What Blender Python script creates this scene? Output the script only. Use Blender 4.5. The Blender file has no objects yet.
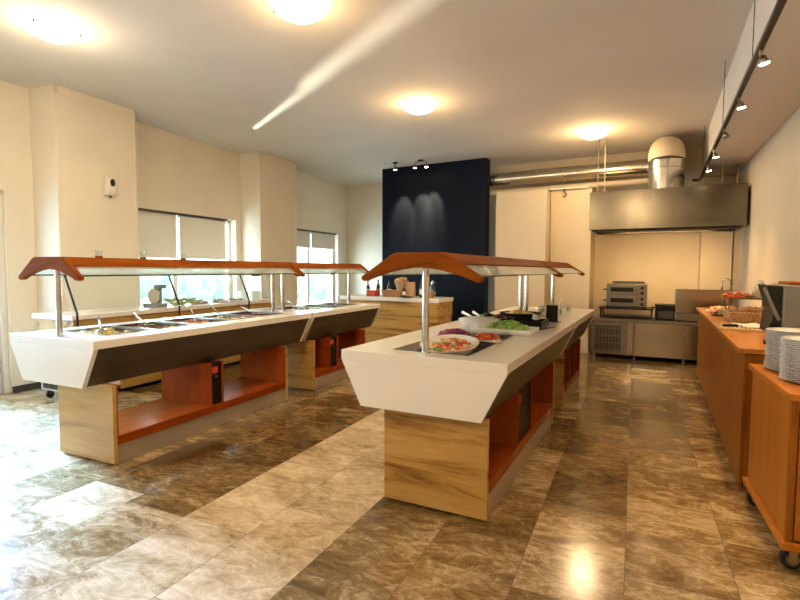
import bpy, bmesh, math, random
from mathutils import Vector, Matrix, noise
random.seed(7)
SC = bpy.context.scene
COL = SC.collection
R = math.radians

# ------------------------------------------------------------------ camera
YAW, PITCH, ROLL, CH = R(27.03), R(3.46), R(0.24), 1.45
cd = bpy.data.cameras.new('camera'); cam = bpy.data.objects.new('camera', cd); COL.objects.link(cam)
cd.sensor_width = 36; cd.lens = 504.0/800*36; cd.clip_start = .02; cd.clip_end = 200
fw = Vector((-math.sin(YAW)*math.cos(PITCH), math.cos(YAW)*math.cos(PITCH), -math.sin(PITCH)))
rt = Vector((math.cos(YAW), math.sin(YAW), 0)); up = rt.cross(fw)
r2 = rt*math.cos(ROLL)+up*math.sin(ROLL); u2 = -rt*math.sin(ROLL)+up*math.cos(ROLL)
m = Matrix((r2, u2, -fw)).transposed().to_4x4(); m.translation = (0, 0, CH)
cam.matrix_world = m
SC.camera = cam

# ------------------------------------------------------------------ world, daylight, exposure
w = bpy.data.worlds.new('sky'); SC.world = w; w.use_nodes = True
nt = w.node_tree; bgn = nt.nodes['Background']
tc = nt.nodes.new('ShaderNodeTexCoord'); sx = nt.nodes.new('ShaderNodeSeparateXYZ'); cr = nt.nodes.new('ShaderNodeValToRGB')
nt.links.new(tc.outputs['Generated'], sx.inputs[0]); nt.links.new(sx.outputs['Z'], cr.inputs[0])
cr.color_ramp.elements[0].position = 0.0; cr.color_ramp.elements[0].color = (.80, .90, 1.0, 1)
cr.color_ramp.elements[1].position = .6; cr.color_ramp.elements[1].color = (.46, .68, 1.0, 1)
nt.links.new(cr.outputs[0], bgn.inputs['Color']); bgn.inputs['Strength'].default_value = 4.5
vs = SC.view_settings
vs.view_transform = 'Standard'; vs.look = 'None'; vs.gamma = 1; vs.use_curve_mapping = False
vs.exposure = 0.57

def light(name, kind, loc, energy, color, target=None, **kw):
    d = bpy.data.lights.new(name, kind); d.energy = energy; d.color = color
    for k, v in kw.items(): setattr(d, k, v)
    o = bpy.data.objects.new(name, d); COL.objects.link(o); o.location = loc
    if target is not None:
        o.rotation_euler = (Vector(target)-Vector(loc)).to_track_quat('-Z', 'Y').to_euler()
    return o
WARM = (1.0, .64, .28)
# daylight coming in through the windows of the left wall (set outside the panes)
light('daylight_door', 'AREA', (-7.4, .6, 1.7), 280, (.42, .66, 1.0), (-5.2, 1.0, .0), shape='RECTANGLE', size=4.6, size_y=2.4)
light('daylight_door_sky', 'AREA', (-10.2, 3.0, 3.6), 420, (.24, .50, 1.0), (-3.2, 1.45, 0), shape='RECTANGLE', size=1.7, size_y=1.5, spread=R(40))
light('daylight_window', 'AREA', (-7.5, 5.9, 1.5), 90, (.75, .88, 1.0), (-3.5, 5.6, .3), shape='RECTANGLE', size=2.0, size_y=1.5)
light('daylight_far_window', 'AREA', (-7.8, 9.55, 1.2), 80, (.75, .88, 1.0), (-4, 9.0, .3), shape='RECTANGLE', size=2.0, size_y=1.6)
# spot standing in for low sun reflected up from outside, through the slot beside the blind
light('sun_glint', 'SPOT', (-9.3, 8.03, .12), 3400, (1.0, .93, .80), (-6.80, 6.71, 1.55), spot_size=R(40), spot_blend=.6, shadow_soft_size=.06).scale = (.15, 1, 1)

# ------------------------------------------------------------------ materials
MATS = {}
def base_mat(name):
    m = bpy.data.materials.new(name); m.use_nodes = True
    return m, m.node_tree, m.node_tree.nodes['Principled BSDF']
def mat(name, c, rough=.5, metal=0, var=.0, vscale=6, bump=0, bscale=40, coat=0, spec=.4, emit=None, estr=0, trans=0, stretch=None):
    if name in MATS: return MATS[name]
    m, t, b = base_mat(name)
    b.inputs['Base Color'].default_value = (*c, 1); b.inputs['Roughness'].default_value = rough; b.inputs['Metallic'].default_value = metal
    b.inputs['Coat Weight'].default_value = coat; b.inputs['Specular IOR Level'].default_value = spec
    b.inputs['Transmission Weight'].default_value = trans
    if emit: b.inputs['Emission Color'].default_value = (*emit, 1); b.inputs['Emission Strength'].default_value = estr
    co = t.nodes.new('ShaderNodeTexCoord'); src = co.outputs['Object']
    if stretch:
        mp = t.nodes.new('ShaderNodeMapping'); mp.inputs['Scale'].default_value = stretch; t.links.new(src, mp.inputs[0]); src = mp.outputs[0]
    if var:
        n = t.nodes.new('ShaderNodeTexNoise'); n.inputs['Scale'].default_value = vscale; n.inputs['Detail'].default_value = 6; t.links.new(src, n.inputs['Vector'])
        r = t.nodes.new('ShaderNodeValToRGB'); r.color_ramp.elements[0].position = .3; r.color_ramp.elements[1].position = .7
        r.color_ramp.elements[0].color = (*[max(0, x*(1-var)) for x in c], 1); r.color_ramp.elements[1].color = (*[min(1, x*(1+var)) for x in c], 1)
        t.links.new(n.outputs['Fac'], r.inputs[0]); t.links.new(r.outputs[0], b.inputs['Base Color'])
    if bump:
        n = t.nodes.new('ShaderNodeTexNoise'); n.inputs['Scale'].default_value = bscale; n.inputs['Detail'].default_value = 4; t.links.new(src, n.inputs['Vector'])
        bm_ = t.nodes.new('ShaderNodeBump'); bm_.inputs['Strength'].default_value = bump; bm_.inputs['Distance'].default_value = .01
        t.links.new(n.outputs['Fac'], bm_.inputs['Height']); t.links.new(bm_.outputs[0], b.inputs['Normal'])
    MATS[name] = m; return m
def wood(name, cols, grain='X', scale=1.0, rough=.35, coat=.2, knots=.5, spec=.22):
    if name in MATS: return MATS[name]
    m, t, b = base_mat(name)
    co = t.nodes.new('ShaderNodeTexCoord'); mp = t.nodes.new('ShaderNodeMapping')
    s = [9*scale]*3; s['XYZ'.index(grain)] = .9*scale
    mp.inputs['Scale'].default_value = s; t.links.new(co.outputs['Object'], mp.inputs[0])
    n1 = t.nodes.new('ShaderNodeTexNoise'); n1.inputs['Scale'].default_value = 1.3; n1.inputs['Detail'].default_value = 8; n1.inputs['Roughness'].default_value = .62; n1.inputs['Distortion'].default_value = knots
    t.links.new(mp.outputs[0], n1.inputs['Vector'])
    n2 = t.nodes.new('ShaderNodeTexNoise'); n2.inputs['Scale'].default_value = 9; n2.inputs['Detail'].default_value = 3; t.links.new(mp.outputs[0], n2.inputs['Vector'])
    r = t.nodes.new('ShaderNodeValToRGB'); e = r.color_ramp.elements
    e[0].position = .33; e[0].color = (*cols[0], 1); e[1].position = .70; e[1].color = (*cols[2], 1)
    x = e.new(.46); x.color = (*cols[1], 1)
    t.links.new(n1.outputs['Fac'], r.inputs[0])
    mx = t.nodes.new('ShaderNodeMix'); mx.data_type = 'RGBA'; mx.blend_type = 'MULTIPLY'; mx.inputs[0].default_value = .25
    t.links.new(r.outputs[0], mx.inputs[6]); t.links.new(n2.outputs['Fac'], mx.inputs[7])
    t.links.new(mx.outputs[2], b.inputs['Base Color'])
    b.inputs['Specular IOR Level'].default_value = spec; b.inputs['Roughness'].default_value = rough; b.inputs['Coat Weight'].default_value = coat; b.inputs['Coat Roughness'].default_value = .15
    MATS[name] = m; return m
def glass(name, tint=(.93, .98, .96), frost=0.0):
    if name in MATS: return MATS[name]
    m = bpy.data.materials.new(name); m.use_nodes = True; t = m.node_tree; t.nodes.clear()
    out = t.nodes.new('ShaderNodeOutputMaterial'); tr = t.nodes.new('ShaderNodeBsdfTransparent'); gl = t.nodes.new('ShaderNodeBsdfGlossy')
    tr.inputs[0].default_value = (*tint, 1); gl.inputs['Roughness'].default_value = .03
    lw = t.nodes.new('ShaderNodeLayerWeight'); lw.inputs[0].default_value = .5
    pw = t.nodes.new('ShaderNodeMath'); pw.operation = 'POWER'; pw.inputs[1].default_value = 5; t.links.new(lw.outputs['Facing'], pw.inputs[0])
    fr = t.nodes.new('ShaderNodeMath'); fr.operation = 'MULTIPLY_ADD'; fr.inputs[1].default_value = .9; fr.inputs[2].default_value = .035; t.links.new(pw.outputs[0], fr.inputs[0])
    mx = t.nodes.new('ShaderNodeMixShader'); t.links.new(fr.outputs[0], mx.inputs[0]); t.links.new(tr.outputs[0], mx.inputs[1]); t.links.new(gl.outputs[0], mx.inputs[2])
    last = mx.outputs[0]
    if frost:
        df = t.nodes.new('ShaderNodeBsdfTranslucent'); df.inputs[0].default_value = (.9, .92, .9, 1); d2 = t.nodes.new('ShaderNodeBsdfDiffuse'); d2.inputs[0].default_value = (.9, .92, .9, 1)
        a = t.nodes.new('ShaderNodeMixShader'); a.inputs[0].default_value = .5; t.links.new(df.outputs[0], a.inputs[1]); t.links.new(d2.outputs[0], a.inputs[2])
        m2 = t.nodes.new('ShaderNodeMixShader'); m2.inputs[0].default_value = frost; t.links.new(last, m2.inputs[1]); t.links.new(a.outputs[0], m2.inputs[2]); last = m2.outputs[0]
    t.links.new(last, out.inputs[0]); MATS[name] = m; return m
def floor_mat():
    m, t, b = base_mat('marble_tile'); N = t.nodes.new; L = t.links.new
    at = N('ShaderNodeAttribute'); at.attribute_name = 'tone'
    of = N('ShaderNodeAttribute'); of.attribute_name = 'shift'
    co = N('ShaderNodeTexCoord'); ad = N('ShaderNodeVectorMath'); ad.operation = 'ADD'; L(co.outputs['Object'], ad.inputs[0]); L(of.outputs['Color'], ad.inputs[1])
    mp = N('ShaderNodeMapping'); mp.inputs['Rotation'].default_value = (0, 0, R(-28)); mp.inputs['Scale'].default_value = (1.0, 1.9, 1); L(ad.outputs[0], mp.inputs[0])
    def nz(sc, det, rou, dis):
        n = N('ShaderNodeTexNoise'); n.inputs['Scale'].default_value = sc; n.inputs['Detail'].default_value = det; n.inputs['Roughness'].default_value = rou; n.inputs['Distortion'].default_value = dis
        L(mp.outputs[0], n.inputs['Vector']); return n
    def ma(op, a_, b_, c_=None):
        q = N('ShaderNodeMath'); q.operation = op
        for k_, v_ in enumerate((a_, b_, c_)):
            if v_ is None: continue
            if isinstance(v_, (int, float)): q.inputs[k_].default_value = v_
            else: L(v_, q.inputs[k_])
        return q.outputs[0]
    n1 = nz(.9, 4, .55, 1.2); n2 = nz(4.5, 12, .72, 1.6); n3 = nz(2.2, 6, .6, 3.0)
    vein = ma('POWER', ma('SUBTRACT', 1.0, ma('MULTIPLY', ma('ABSOLUTE', ma('SUBTRACT', n3.outputs['Fac'], .5), 0), 5.0)), 10)
    vein = ma('MAXIMUM', vein, 0.0)
    v = ma('MULTIPLY_ADD', n1.outputs['Fac'], .55, ma('MULTIPLY_ADD', n2.outputs['Fac'], .62, ma('MULTIPLY', vein, .09)))
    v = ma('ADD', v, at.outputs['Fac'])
    r = N('ShaderNodeValToRGB'); e = r.color_ramp.elements
    e[0].position = .34; e[0].color = (.045, .024, .007, 1); e[1].position = .96; e[1].color = (.74, .59, .41, 1)
    for p, c in ((.50, (.115, .068, .024, 1)), (.62, (.225, .142, .058, 1)), (.76, (.47, .35, .205, 1))):
        x = e.new(p); x.color = c
    L(v, r.inputs[0]); L(r.outputs[0], b.inputs['Base Color'])
    rr = N('ShaderNodeMapRange'); L(n2.outputs['Fac'], rr.inputs[0]); rr.inputs[3].default_value = .08; rr.inputs[4].default_value = .25
    L(rr.outputs[0], b.inputs['Roughness'])
    bp = N('ShaderNodeBump'); bp.inputs['Strength'].default_value = .04; bp.inputs['Distance'].default_value = .004; L(n2.outputs['Fac'], bp.inputs['Height']); L(bp.outputs[0], b.inputs['Normal'])
    return m

def blind_mat():
    m = bpy.data.materials.new('beige_blind_fabric'); m.use_nodes = True; t = m.node_tree; t.nodes.clear(); N = t.nodes.new
    o = N('ShaderNodeOutputMaterial'); d = N('ShaderNodeBsdfDiffuse'); q = N('ShaderNodeBsdfTranslucent'); x = N('ShaderNodeMixShader'); n = N('ShaderNodeTexNoise'); r = N('ShaderNodeValToRGB')
    n.inputs['Scale'].default_value = 60; r.color_ramp.elements[0].color = (.70, .64, .53, 1); r.color_ramp.elements[1].color = (.78, .71, .60, 1); t.links.new(n.outputs['Fac'], r.inputs[0])
    t.links.new(r.outputs[0], d.inputs[0]); q.inputs[0].default_value = (.70, .63, .53, 1); x.inputs[0].default_value = .16
    t.links.new(d.outputs[0], x.inputs[1]); t.links.new(q.outputs[0], x.inputs[2]); t.links.new(x.outputs[0], o.inputs[0])
    return m

M = dict(
 wall=mat('wall_paint', (.80, .73, .60), .75, var=.03, vscale=2),
 wall_back=mat('kitchen_wall_paint', (.64, .54, .39), .7, var=.03, vscale=2),
 ceil=mat('ceiling_paint', (.72, .66, .58), .8, var=.04, vscale=1.2),
 white=mat('white_solid_surface', (.78, .735, .66), .25, coat=.1, var=.015, vscale=3),
 joinery=mat('white_lacquer', (.78, .76, .71), .4, var=.02),
 fascia=mat('floor_toned_steel_sheet', (.11, .09, .066), .34, metal=.7, var=.12, vscale=3, stretch=(8, 1, 1)),  # stainless sheet, with the dark floor's reflection put into its colour
 oak=wood('light_oak', [(.19, .075, .012), (.50, .275, .068), (.64, .40, .125)], 'X', .8, .42, .05, .55),
 oak_y=wood('light_oak_lengthwise', [(.19, .075, .012), (.50, .275, .068), (.64, .40, .125)], 'Y', .7, .42, .05, .55),
 orange=wood('red_orange_laminate', [(.24, .040, .004), (.30, .052, .005), (.35, .064, .007)], 'Y', .8, .22, .0, .3, .10),
 orange_r=wood('matt_red_orange_laminate', [(.24, .040, .004), (.30, .052, .005), (.35, .064, .007)], 'Y', .8, .6, .0, .3, .02),
 oven=mat('grey_oven_steel', (.20, .18, .145), .35, metal=.7, var=.1),
 cherry=wood('cherry_wood', [(.15, .034, .003), (.235, .058, .005), (.30, .08, .008)], 'X', 1.2, .6, .0, .4, .03),
 cherry_y=wood('cherry_wood_lengthwise', [(.15, .034, .003), (.235, .058, .005), (.30, .08, .008)], 'Y', 1.2, .6, .0, .4, .03),
 cab=wood('brown_cabinet_veneer', [(.19, .058, .005), (.29, .092, .009), (.36, .125, .015)], 'Z', 1.3, .4, .0, .3, .15),
 cabtop=wood('orange_worktop', [(.38, .13, .018), (.48, .175, .028), (.55, .22, .04)], 'Y', 1.0, .3, .15, .3, .2),
 cart=wood('orange_cart_veneer', [(.36, .115, .010), (.45, .15, .015), (.50, .18, .02)], 'Z', .8, .38, .08, .25, .18),
 steel=mat('brushed_steel', (.30, .265, .21), .30, metal=1, var=.10, vscale=3, stretch=(1, 1, 30)),
 steel_h=mat('brushed_steel_horizontal', (.17, .145, .105), .19, metal=1, var=.10, vscale=3, bump=.16, bscale=2.2, stretch=(1.6, 1.6, .5)),
 plinth=mat('plinth_steel', (.64, .58, .49), .42, metal=.85, var=.08, vscale=3, stretch=(1, 1, 20)),
 steel_c=mat('counter_steel', (.42, .36, .27), .2, metal=1, var=.10, vscale=3, bump=.14, bscale=2.2, stretch=(1.6, 1.6, .5)),
 chrome=mat('polished_steel', (.68, .66, .62), .14, metal=1, var=.03),
 duct=mat('galvanised_duct', (.62, .58, .50), .22, metal=1, var=.08, vscale=4),
 black=mat('black_plastic', (.008, .008, .009), .4, var=.2, spec=.2),
 blackm=mat('black_metal', (.02, .02, .02), .4, metal=.6, var=.2),
 darkgrey=mat('dark_grey', (.06, .058, .055), .45, var=.15),
 grey=mat('grey_enamel', (.19, .195, .18), .4, metal=.3, var=.05),
 navy=mat('navy_paint', (.0025, .006, .017), .5, var=.12, vscale=3, spec=.15),
 porcelain=mat('white_porcelain', (.88, .86, .82), .16, coat=.4, var=.01),
 plate=mat('plate_porcelain', (.72, .72, .71), .2, coat=.4, var=.01),
 blind=blind_mat(),
 rod=mat('dark_rail', (.10, .09, .085), .4, metal=.5, var=.1),
 glass=glass('clear_glass'), gglass=glass('canopy_glass', (.88, .94, .90), .24), sglass=glass('sneeze_glass', (.95, .985, .97), .05),
 gedge=mat('green_glass_edge', (.03, .07, .06), .2, var=.1),
 lamp=mat('lit_lamp_glass', (1, .9, .7), .3, emit=(1.0, .80, .50), estr=7, var=.01),
 bulb=mat('lit_bulb', (1, .9, .7), .3, emit=(1.0, .78, .45), estr=40, var=.01),
 wicker=mat('wicker', (.36, .17, .06), .7, var=.5, vscale=60, bump=.8, bscale=90),
 wickerl=mat('pale_wicker', (.44, .27, .12), .7, var=.5, vscale=60, bump=.8, bscale=90),
 bread=mat('bread_crust', (.34, .15, .05), .6, var=.45, vscale=12, bump=.4, bscale=30),
 breadl=mat('pale_bread_crust', (.58, .37, .17), .6, var=.35, vscale=12, bump=.4, bscale=30),
 egg=mat('yellow_egg', (.80, .60, .14), .5, var=.25, vscale=30, bump=.5),
 greenf=mat('green_leaf', (.20, .38, .07), .5, var=.5, vscale=25, bump=.4),
 lettuce=mat('lettuce', (.36, .55, .14), .5, var=.4, vscale=30, bump=.4),
 onion=mat('purple_onion', (.30, .05, .16), .4, var=.4, vscale=40),
 tomato=mat('red_tomato', (.62, .09, .035), .35, var=.35, vscale=40),
 orangef=mat('pink_shrimp', (.74, .30, .15), .45, var=.4, vscale=30),
 cream=mat('cream_food', (.78, .66, .42), .5, var=.25, vscale=30),
 meat=mat('dark_red_meat', (.22, .035, .035), .45, var=.5, vscale=30),
 brownf=mat('brown_food', (.25, .13, .05), .5, var=.5, vscale=25),
 red=mat('red_cloth', (.48, .05, .03), .6, var=.3, vscale=20),
 linen=mat('white_linen', (.78, .74, .66), .8, var=.05, bump=.2),
 paper=mat('brown_paper', (.55, .36, .20), .7, var=.15),
 amber=mat('dark_bottle_glass', (.02, .012, .008), .1, coat=.5, var=.2),
 pave=mat('pale_paving', (.80, .80, .78), .7, var=.08),
 hedge=mat('hedge_green', (.50, .62, .46), .7, var=.35, vscale=4, bump=.6, bscale=8),
 trunk=mat('grey_bark', (.22, .17, .12), .8, var=.3),
 fence=mat('white_paint', (.85, .86, .86), .5, var=.02),
 grout=mat('dark_grout', (.06, .05, .04), .7, var=.1),
 dimbulb=mat('unlit_reflector', (.5, .47, .4), .2, metal=.8, var=.05),
 rubber=mat('black_rubber', (.015, .015, .015), .6, var=.2),
 brass=mat('brass_fork', (.48, .40, .24), .35, metal=1, var=.1),
 board=wood('beech_board', [(.62, .40, .17), (.70, .47, .22), (.76, .54, .28)], 'X', 1.0, .5, 0, .3),
)

# ------------------------------------------------------------------ mesh helpers
def NB(): return bmesh.new()
def box(b, x0, x1, y0, y1, z0, z1, mx=None):
    v = [b.verts.new((x, y, z)) for z in (z0, z1) for y in (y0, y1) for x in (x0, x1)]
    for f in ((0, 2, 3, 1), (4, 5, 7, 6), (0, 1, 5, 4), (2, 6, 7, 3), (0, 4, 6, 2), (1, 3, 7, 5)): b.faces.new([v[i] for i in f])
    if mx is not None:
        for q in v: q.co = mx @ q.co
    return v
def prism(b, pts, axis, a, c):
    """polygon (two coords) extruded along axis from a to c"""
    def P(p, t):
        return {'X': (t, p[0], p[1]), 'Y': (p[0], t, p[1]), 'Z': (p[0], p[1], t)}[axis]
    A = [b.verts.new(P(p, a)) for p in pts]; C = [b.verts.new(P(p, c)) for p in pts]
    n = len(pts); fs = [b.faces.new(A), b.faces.new(C[::-1])]
    for i in range(n): fs.append(b.faces.new((A[i], C[i], C[(i+1) % n], A[(i+1) % n])))
    bmesh.ops.recalc_face_normals(b, faces=fs)
def cells(b, xs, ys, keep, z0, z1, plane='XY'):
    vd = {}
    def V(i, j, k):
        if (i, j, k) not in vd:
            z = (z0, z1)[k]; p = (xs[i], ys[j], z) if plane == 'XY' else (z, xs[i], ys[j])
            vd[(i, j, k)] = b.verts.new(p)
        return vd[(i, j, k)]
    nx, ny = len(xs)-1, len(ys)-1; fs = []
    K = lambda i, j: 0 <= i < nx and 0 <= j < ny and keep(i, j)
    for i in range(nx):
        for j in range(ny):
            if not K(i, j): continue
            fs.append(b.faces.new((V(i, j, 0), V(i, j+1, 0), V(i+1, j+1, 0), V(i+1, j, 0))))
            fs.append(b.faces.new((V(i, j, 1), V(i+1, j, 1), V(i+1, j+1, 1), V(i, j+1, 1))))
            if not K(i-1, j): fs.append(b.faces.new((V(i, j, 0), V(i, j, 1), V(i, j+1, 1), V(i, j+1, 0))))
            if not K(i+1, j): fs.append(b.faces.new((V(i+1, j, 0), V(i+1, j+1, 0), V(i+1, j+1, 1), V(i+1, j, 1))))
            if not K(i, j-1): fs.append(b.faces.new((V(i, j, 0), V(i+1, j, 0), V(i+1, j, 1), V(i, j, 1))))
            if not K(i, j+1): fs.append(b.faces.new((V(i, j+1, 0), V(i, j+1, 1), V(i+1, j+1, 1), V(i+1, j+1, 0))))
    bmesh.ops.recalc_face_normals(b, faces=fs)
def tube(b, pts, r, n=10, cap=True):
    pts = [Vector(p) for p in pts]; rings = []
    rs = r if isinstance(r, (list, tuple)) else [r]*len(pts)
    up0 = None
    for i, p in enumerate(pts):
        d = (pts[min(i+1, len(pts)-1)]-pts[max(i-1, 0)]).normalized()
        if up0 is None: up0 = d.orthogonal().normalized()
        s = (up0 - d*up0.dot(d)).normalized(); t = d.cross(s); up0 = s
        rings.append([b.verts.new(p+(s*math.cos(2*math.pi*k/n)+t*math.sin(2*math.pi*k/n))*rs[i]) for k in range(n)])
    fs = []
    for a, c in zip(rings, rings[1:]):
        for k in range(n): fs.append(b.faces.new((a[k], a[(k+1) % n], c[(k+1) % n], c[k])))
    if cap: fs.append(b.faces.new(rings[0][::-1])); fs.append(b.faces.new(rings[-1]))
    bmesh.ops.recalc_face_normals(b, faces=fs)
def lathe(b, prof, c=(0, 0, 0), n=24, sx=1, sy=1, mx=None):
    rings = []; c = Vector(c); fs = []; al = []
    for r, z in prof:
        if r < 1e-6: ring = [b.verts.new(c+Vector((0, 0, z)))]
        else: ring = [b.verts.new(c+Vector((r*sx*math.cos(2*math.pi*k/n), r*sy*math.sin(2*math.pi*k/n), z))) for k in range(n)]
        rings.append(ring); al += ring
    for a, d in zip(rings, rings[1:]):
        for k in range(n):
            k2 = (k+1) % n
            if len(a) == 1 and len(d) == 1: continue
            if len(a) == 1: fs.append(b.faces.new((a[0], d[k2], d[k])))
            elif len(d) == 1: fs.append(b.faces.new((a[k], a[k2], d[0])))
            else: fs.append(b.faces.new((a[k], a[k2], d[k2], d[k])))
    bmesh.ops.recalc_face_normals(b, faces=fs)
    if mx is not None:
        for v in al: v.co = mx @ v.co
def blob(b, c, s, sub=2, amp=.15, fr=3, seed=0):
    r = bmesh.ops.create_icosphere(b, subdivisions=sub, radius=1)
    for v in r['verts']:
        k = 1+amp*noise.noise(v.co*fr+Vector((seed*3.1, seed*1.7, seed)))
        v.co = Vector((v.co.x*s[0]*k+c[0], v.co.y*s[1]*k+c[1], v.co.z*s[2]*k+c[2]))
def obj(name, b, m, parent=None, loc=None, rz=0, bevel=0, smooth=False, seg=2, label=None):
    me = bpy.data.meshes.new(name); b.to_mesh(me); b.free()
    me.materials.append(m)
    o = bpy.data.objects.new(name, me); COL.objects.link(o)
    if parent is not None: o.parent = parent
    if loc is not None: o.location = loc
    if rz: o.rotation_euler = (0, 0, rz)
    if smooth:
        for p in me.polygons: p.use_smooth = True
        if smooth == 'auto': me.set_sharp_from_angle(angle=R(38))
    if bevel:
        bv = o.modifiers.new('bevel', 'BEVEL'); bv.width = bevel; bv.segments = seg; bv.limit_method = 'ANGLE'; bv.angle_limit = R(40)
    if label: o['label'] = label
    return o
def thing(name, label, cat, loc=(0, 0, 0), rz=0, group=None):
    o = bpy.data.objects.new(name, None); COL.objects.link(o); o.location = loc; o.rotation_euler = (0, 0, rz); o.empty_display_size = .1
    return tag(o, label, cat, group)
def tag(o, label, cat, group=None, kind=None):
    o['label'] = label; o['category'] = cat
    if group: o['group'] = group
    if kind: o['kind'] = kind
    return o
def struct(name, b, m, loc=None, rz=0, bevel=0, parent=None, smooth=False):
    o = obj(name, b, m, parent, loc, rz, bevel, smooth)
    if parent is None: o['kind'] = 'structure'
    return o
def dup(root, loc, rz=None, label=None):
    c = root.copy(); COL.objects.link(c); c.location = loc
    if rz is not None: c.rotation_euler = (0, 0, rz)
    if label: c['label'] = label
    for ch in list(root.children):
        d = ch.copy(); COL.objects.link(d); d.parent = c
        for g in list(ch.children):
            e = g.copy(); COL.objects.link(e); e.parent = d
    return c
BX = lambda *a, **k: (lambda b: (box(b, *a, **k), b)[1])(NB())

# ------------------------------------------------------------------ setting
H = 3.55
# floor of long marble tiles, slightly turned against the furniture
FR = R(2.15)
b = NB(); tl = b.loops.layers.float_color.new('tone'); sl = b.loops.layers.float_color.new('shift')
PW, PL = .47, .94
rnd = random.Random(5)
for i in range(-17, 8):
    off = (rnd.random()*PL)
    off = {-6: .19, -7: .30, -8: .10, -4: .55, -5: .20, -2: .40, -3: .05}.get(i, off)
    for j in range(-5, 15):
        x0, y0 = i*PW, j*PL+off
        xc, yc = x0+PW/2, y0+PL/2
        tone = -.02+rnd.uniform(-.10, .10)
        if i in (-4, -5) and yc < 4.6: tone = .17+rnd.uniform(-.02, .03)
        elif i <= -6 and yc < 2.1: tone = .13+rnd.uniform(-.02, .02)  # left rows toned lighter, partly to carry the daylight wash in their colour
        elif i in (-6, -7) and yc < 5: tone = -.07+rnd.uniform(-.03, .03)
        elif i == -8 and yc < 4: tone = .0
        elif i <= -9 and yc < 4: tone = .10+rnd.uniform(-.02, .02)  # tile colour lightened here too for the daylight from the doors
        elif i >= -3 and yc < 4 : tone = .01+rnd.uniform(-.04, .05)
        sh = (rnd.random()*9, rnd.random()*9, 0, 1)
        g = .0016
        f = b.faces.new([b.verts.new((x, y, 0)) for x, y in ((x0+g, y0+g), (x0+PW-g, y0+g), (x0+PW-g, y0+PL-g), (x0+g, y0+PL-g))])
        for lp in f.loops: lp[tl] = (tone, tone, tone, 1); lp[sl] = sh
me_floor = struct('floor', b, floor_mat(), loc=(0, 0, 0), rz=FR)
struct('floor_bed', BX(-8.2, 3.8, -4.6, 13.2, -.2, -.0025), M['grout'], rz=FR)

# ceiling, and the lower bulkhead along the right side
struct('ceiling', BX(-8.3, 3.0, -4.2, 12.0, H, H+.2), M['ceil'])
b = NB(); box(b, .60, 2.4, -3.9, 10.05, 2.99, H)
struct('ceiling_bulkhead', b, M['ceil'], bevel=.004)

# left wall: local x = distance into the room, local y = along the wall
LW0 = Vector((-6.55, 2.0, 0)); LWR = math.atan2(.57, 8.95)
def LW(off, u, z=0):
    return LW0+Vector((math.cos(LWR)*off-math.sin(LWR)*u, math.sin(LWR)*off+math.cos(LWR)*u, z))
us = [-6.2, -2.4, 1.10, 2.5, 4.87, 6.35, 8.52, 9.05]
zs = [0, .30, .62, 2.33, H]
def lw_keep(i, j):
    if i == 1 and j < 3: return False         # glazed doors
    if i == 3 and j == 2: return False        # first window
    if i == 5 and j in (1, 2): return False   # far window
    return True
b = NB(); cells(b, us, zs, lw_keep, -.30, 0, plane='YZ')
struct('wall_left', b, M['wall'], loc=LW0, rz=LWR)
# pillars standing out of the left wall, with a raised edge frame
for u0, u1 in ((1.41, 2.47), (5.0, 6.13)):
    b = NB(); box(b, -.02, .44, u0, u1, 0, H)
    t_ = .035
    for a in ((u0, u0+t_, 0, H), (u1-t_, u1, 0, H), (u0, u1, H-.10, H)): box(b, .43, .452, *a)
    struct('column', b, M['wall'], loc=LW0, rz=LWR, bevel=.004)
# windows
def window(n, u0, u1, z0, z1, mull):
    b = NB(); f = .07
    for a in ((u0, u0+f, z0, z1), (u1-f, u1, z0, z1), (u0, u1, z0, z0+f), (u0, u1, z1-f, z1)): box(b, -.20, -.12, *a)
    for mu in mull: box(b, -.195, -.125, mu-.04, mu+.04, z0, z1)
    o = struct('window_%d' % n, b, M['joinery'], loc=LW0, rz=LWR, bevel=.005)
    obj('pane', BX(-.163, -.157, u0+f, u1-f, z0+f, z1-f), M['glass'], o)
    b = NB(); box(b, -.12, .04, u0-.04, u1+.04, z0-.04, z0)
    obj('window_sill', b, M['joinery'], o, bevel=.005)
window(1, 2.5, 4.87, .62, 2.33, [3.60])
window(2, 6.35, 8.52, .30, 2.33, [7.40])
# glazed doors (mostly left of the frame)
for n, (u0, u1) in enumerate(((-2.4, -1.25), (-1.25, -.09), (-.09, 1.10))):
    b = NB(); f = .06
    z1 = 2.33
    for a in ((u0, u0+f, 0, z1), (u1-f, u1, 0, z1), (u0, u1, z1-f, z1)): box(b, -.16, -.04, *a)
    q = struct('door_%d' % (n+1), b, M['joinery'], loc=LW0, rz=LWR, bevel=.004)
    b = NB(); s = .13; v0, v1 = u0+f+.005, u1-f-.005
    for a in ((v0, v0+s, .01, z1-f-.01), (v1-s, v1, .01, z1-f-.01), (v0, v1, .01, .30), (v0, v1, z1-f-.14, z1-f-.01)): box(b, -.13, -.08, *a)
    obj('door_leaf', b, M['joinery'], q, bevel=.004)
    obj('pane', BX(-.108, -.102, v0+s, v1-s, .30, z1-f-.14), M['glass'], q)
    for zz in (.35, 1.15, 1.95, 2.1):
        b = NB(); tube(b, [(-.072, v1-.02, zz), (-.072, v1-.02, zz+.07)], .010)
        obj('hinge', b, M['steel'], q)
    b = NB(); tube(b, [(-.08, v0+.06, 1.05), (-.03, v0+.06, 1.05), (-.03, v0+.18, 1.05)], .01)
    obj('door_handle', b, M['steel'], q, smooth=True)
struct('baseboard_left', BX(0, .015, 1.10, 1.41, 0, .075), M['darkgrey'], loc=LW0, rz=LWR)

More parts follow.
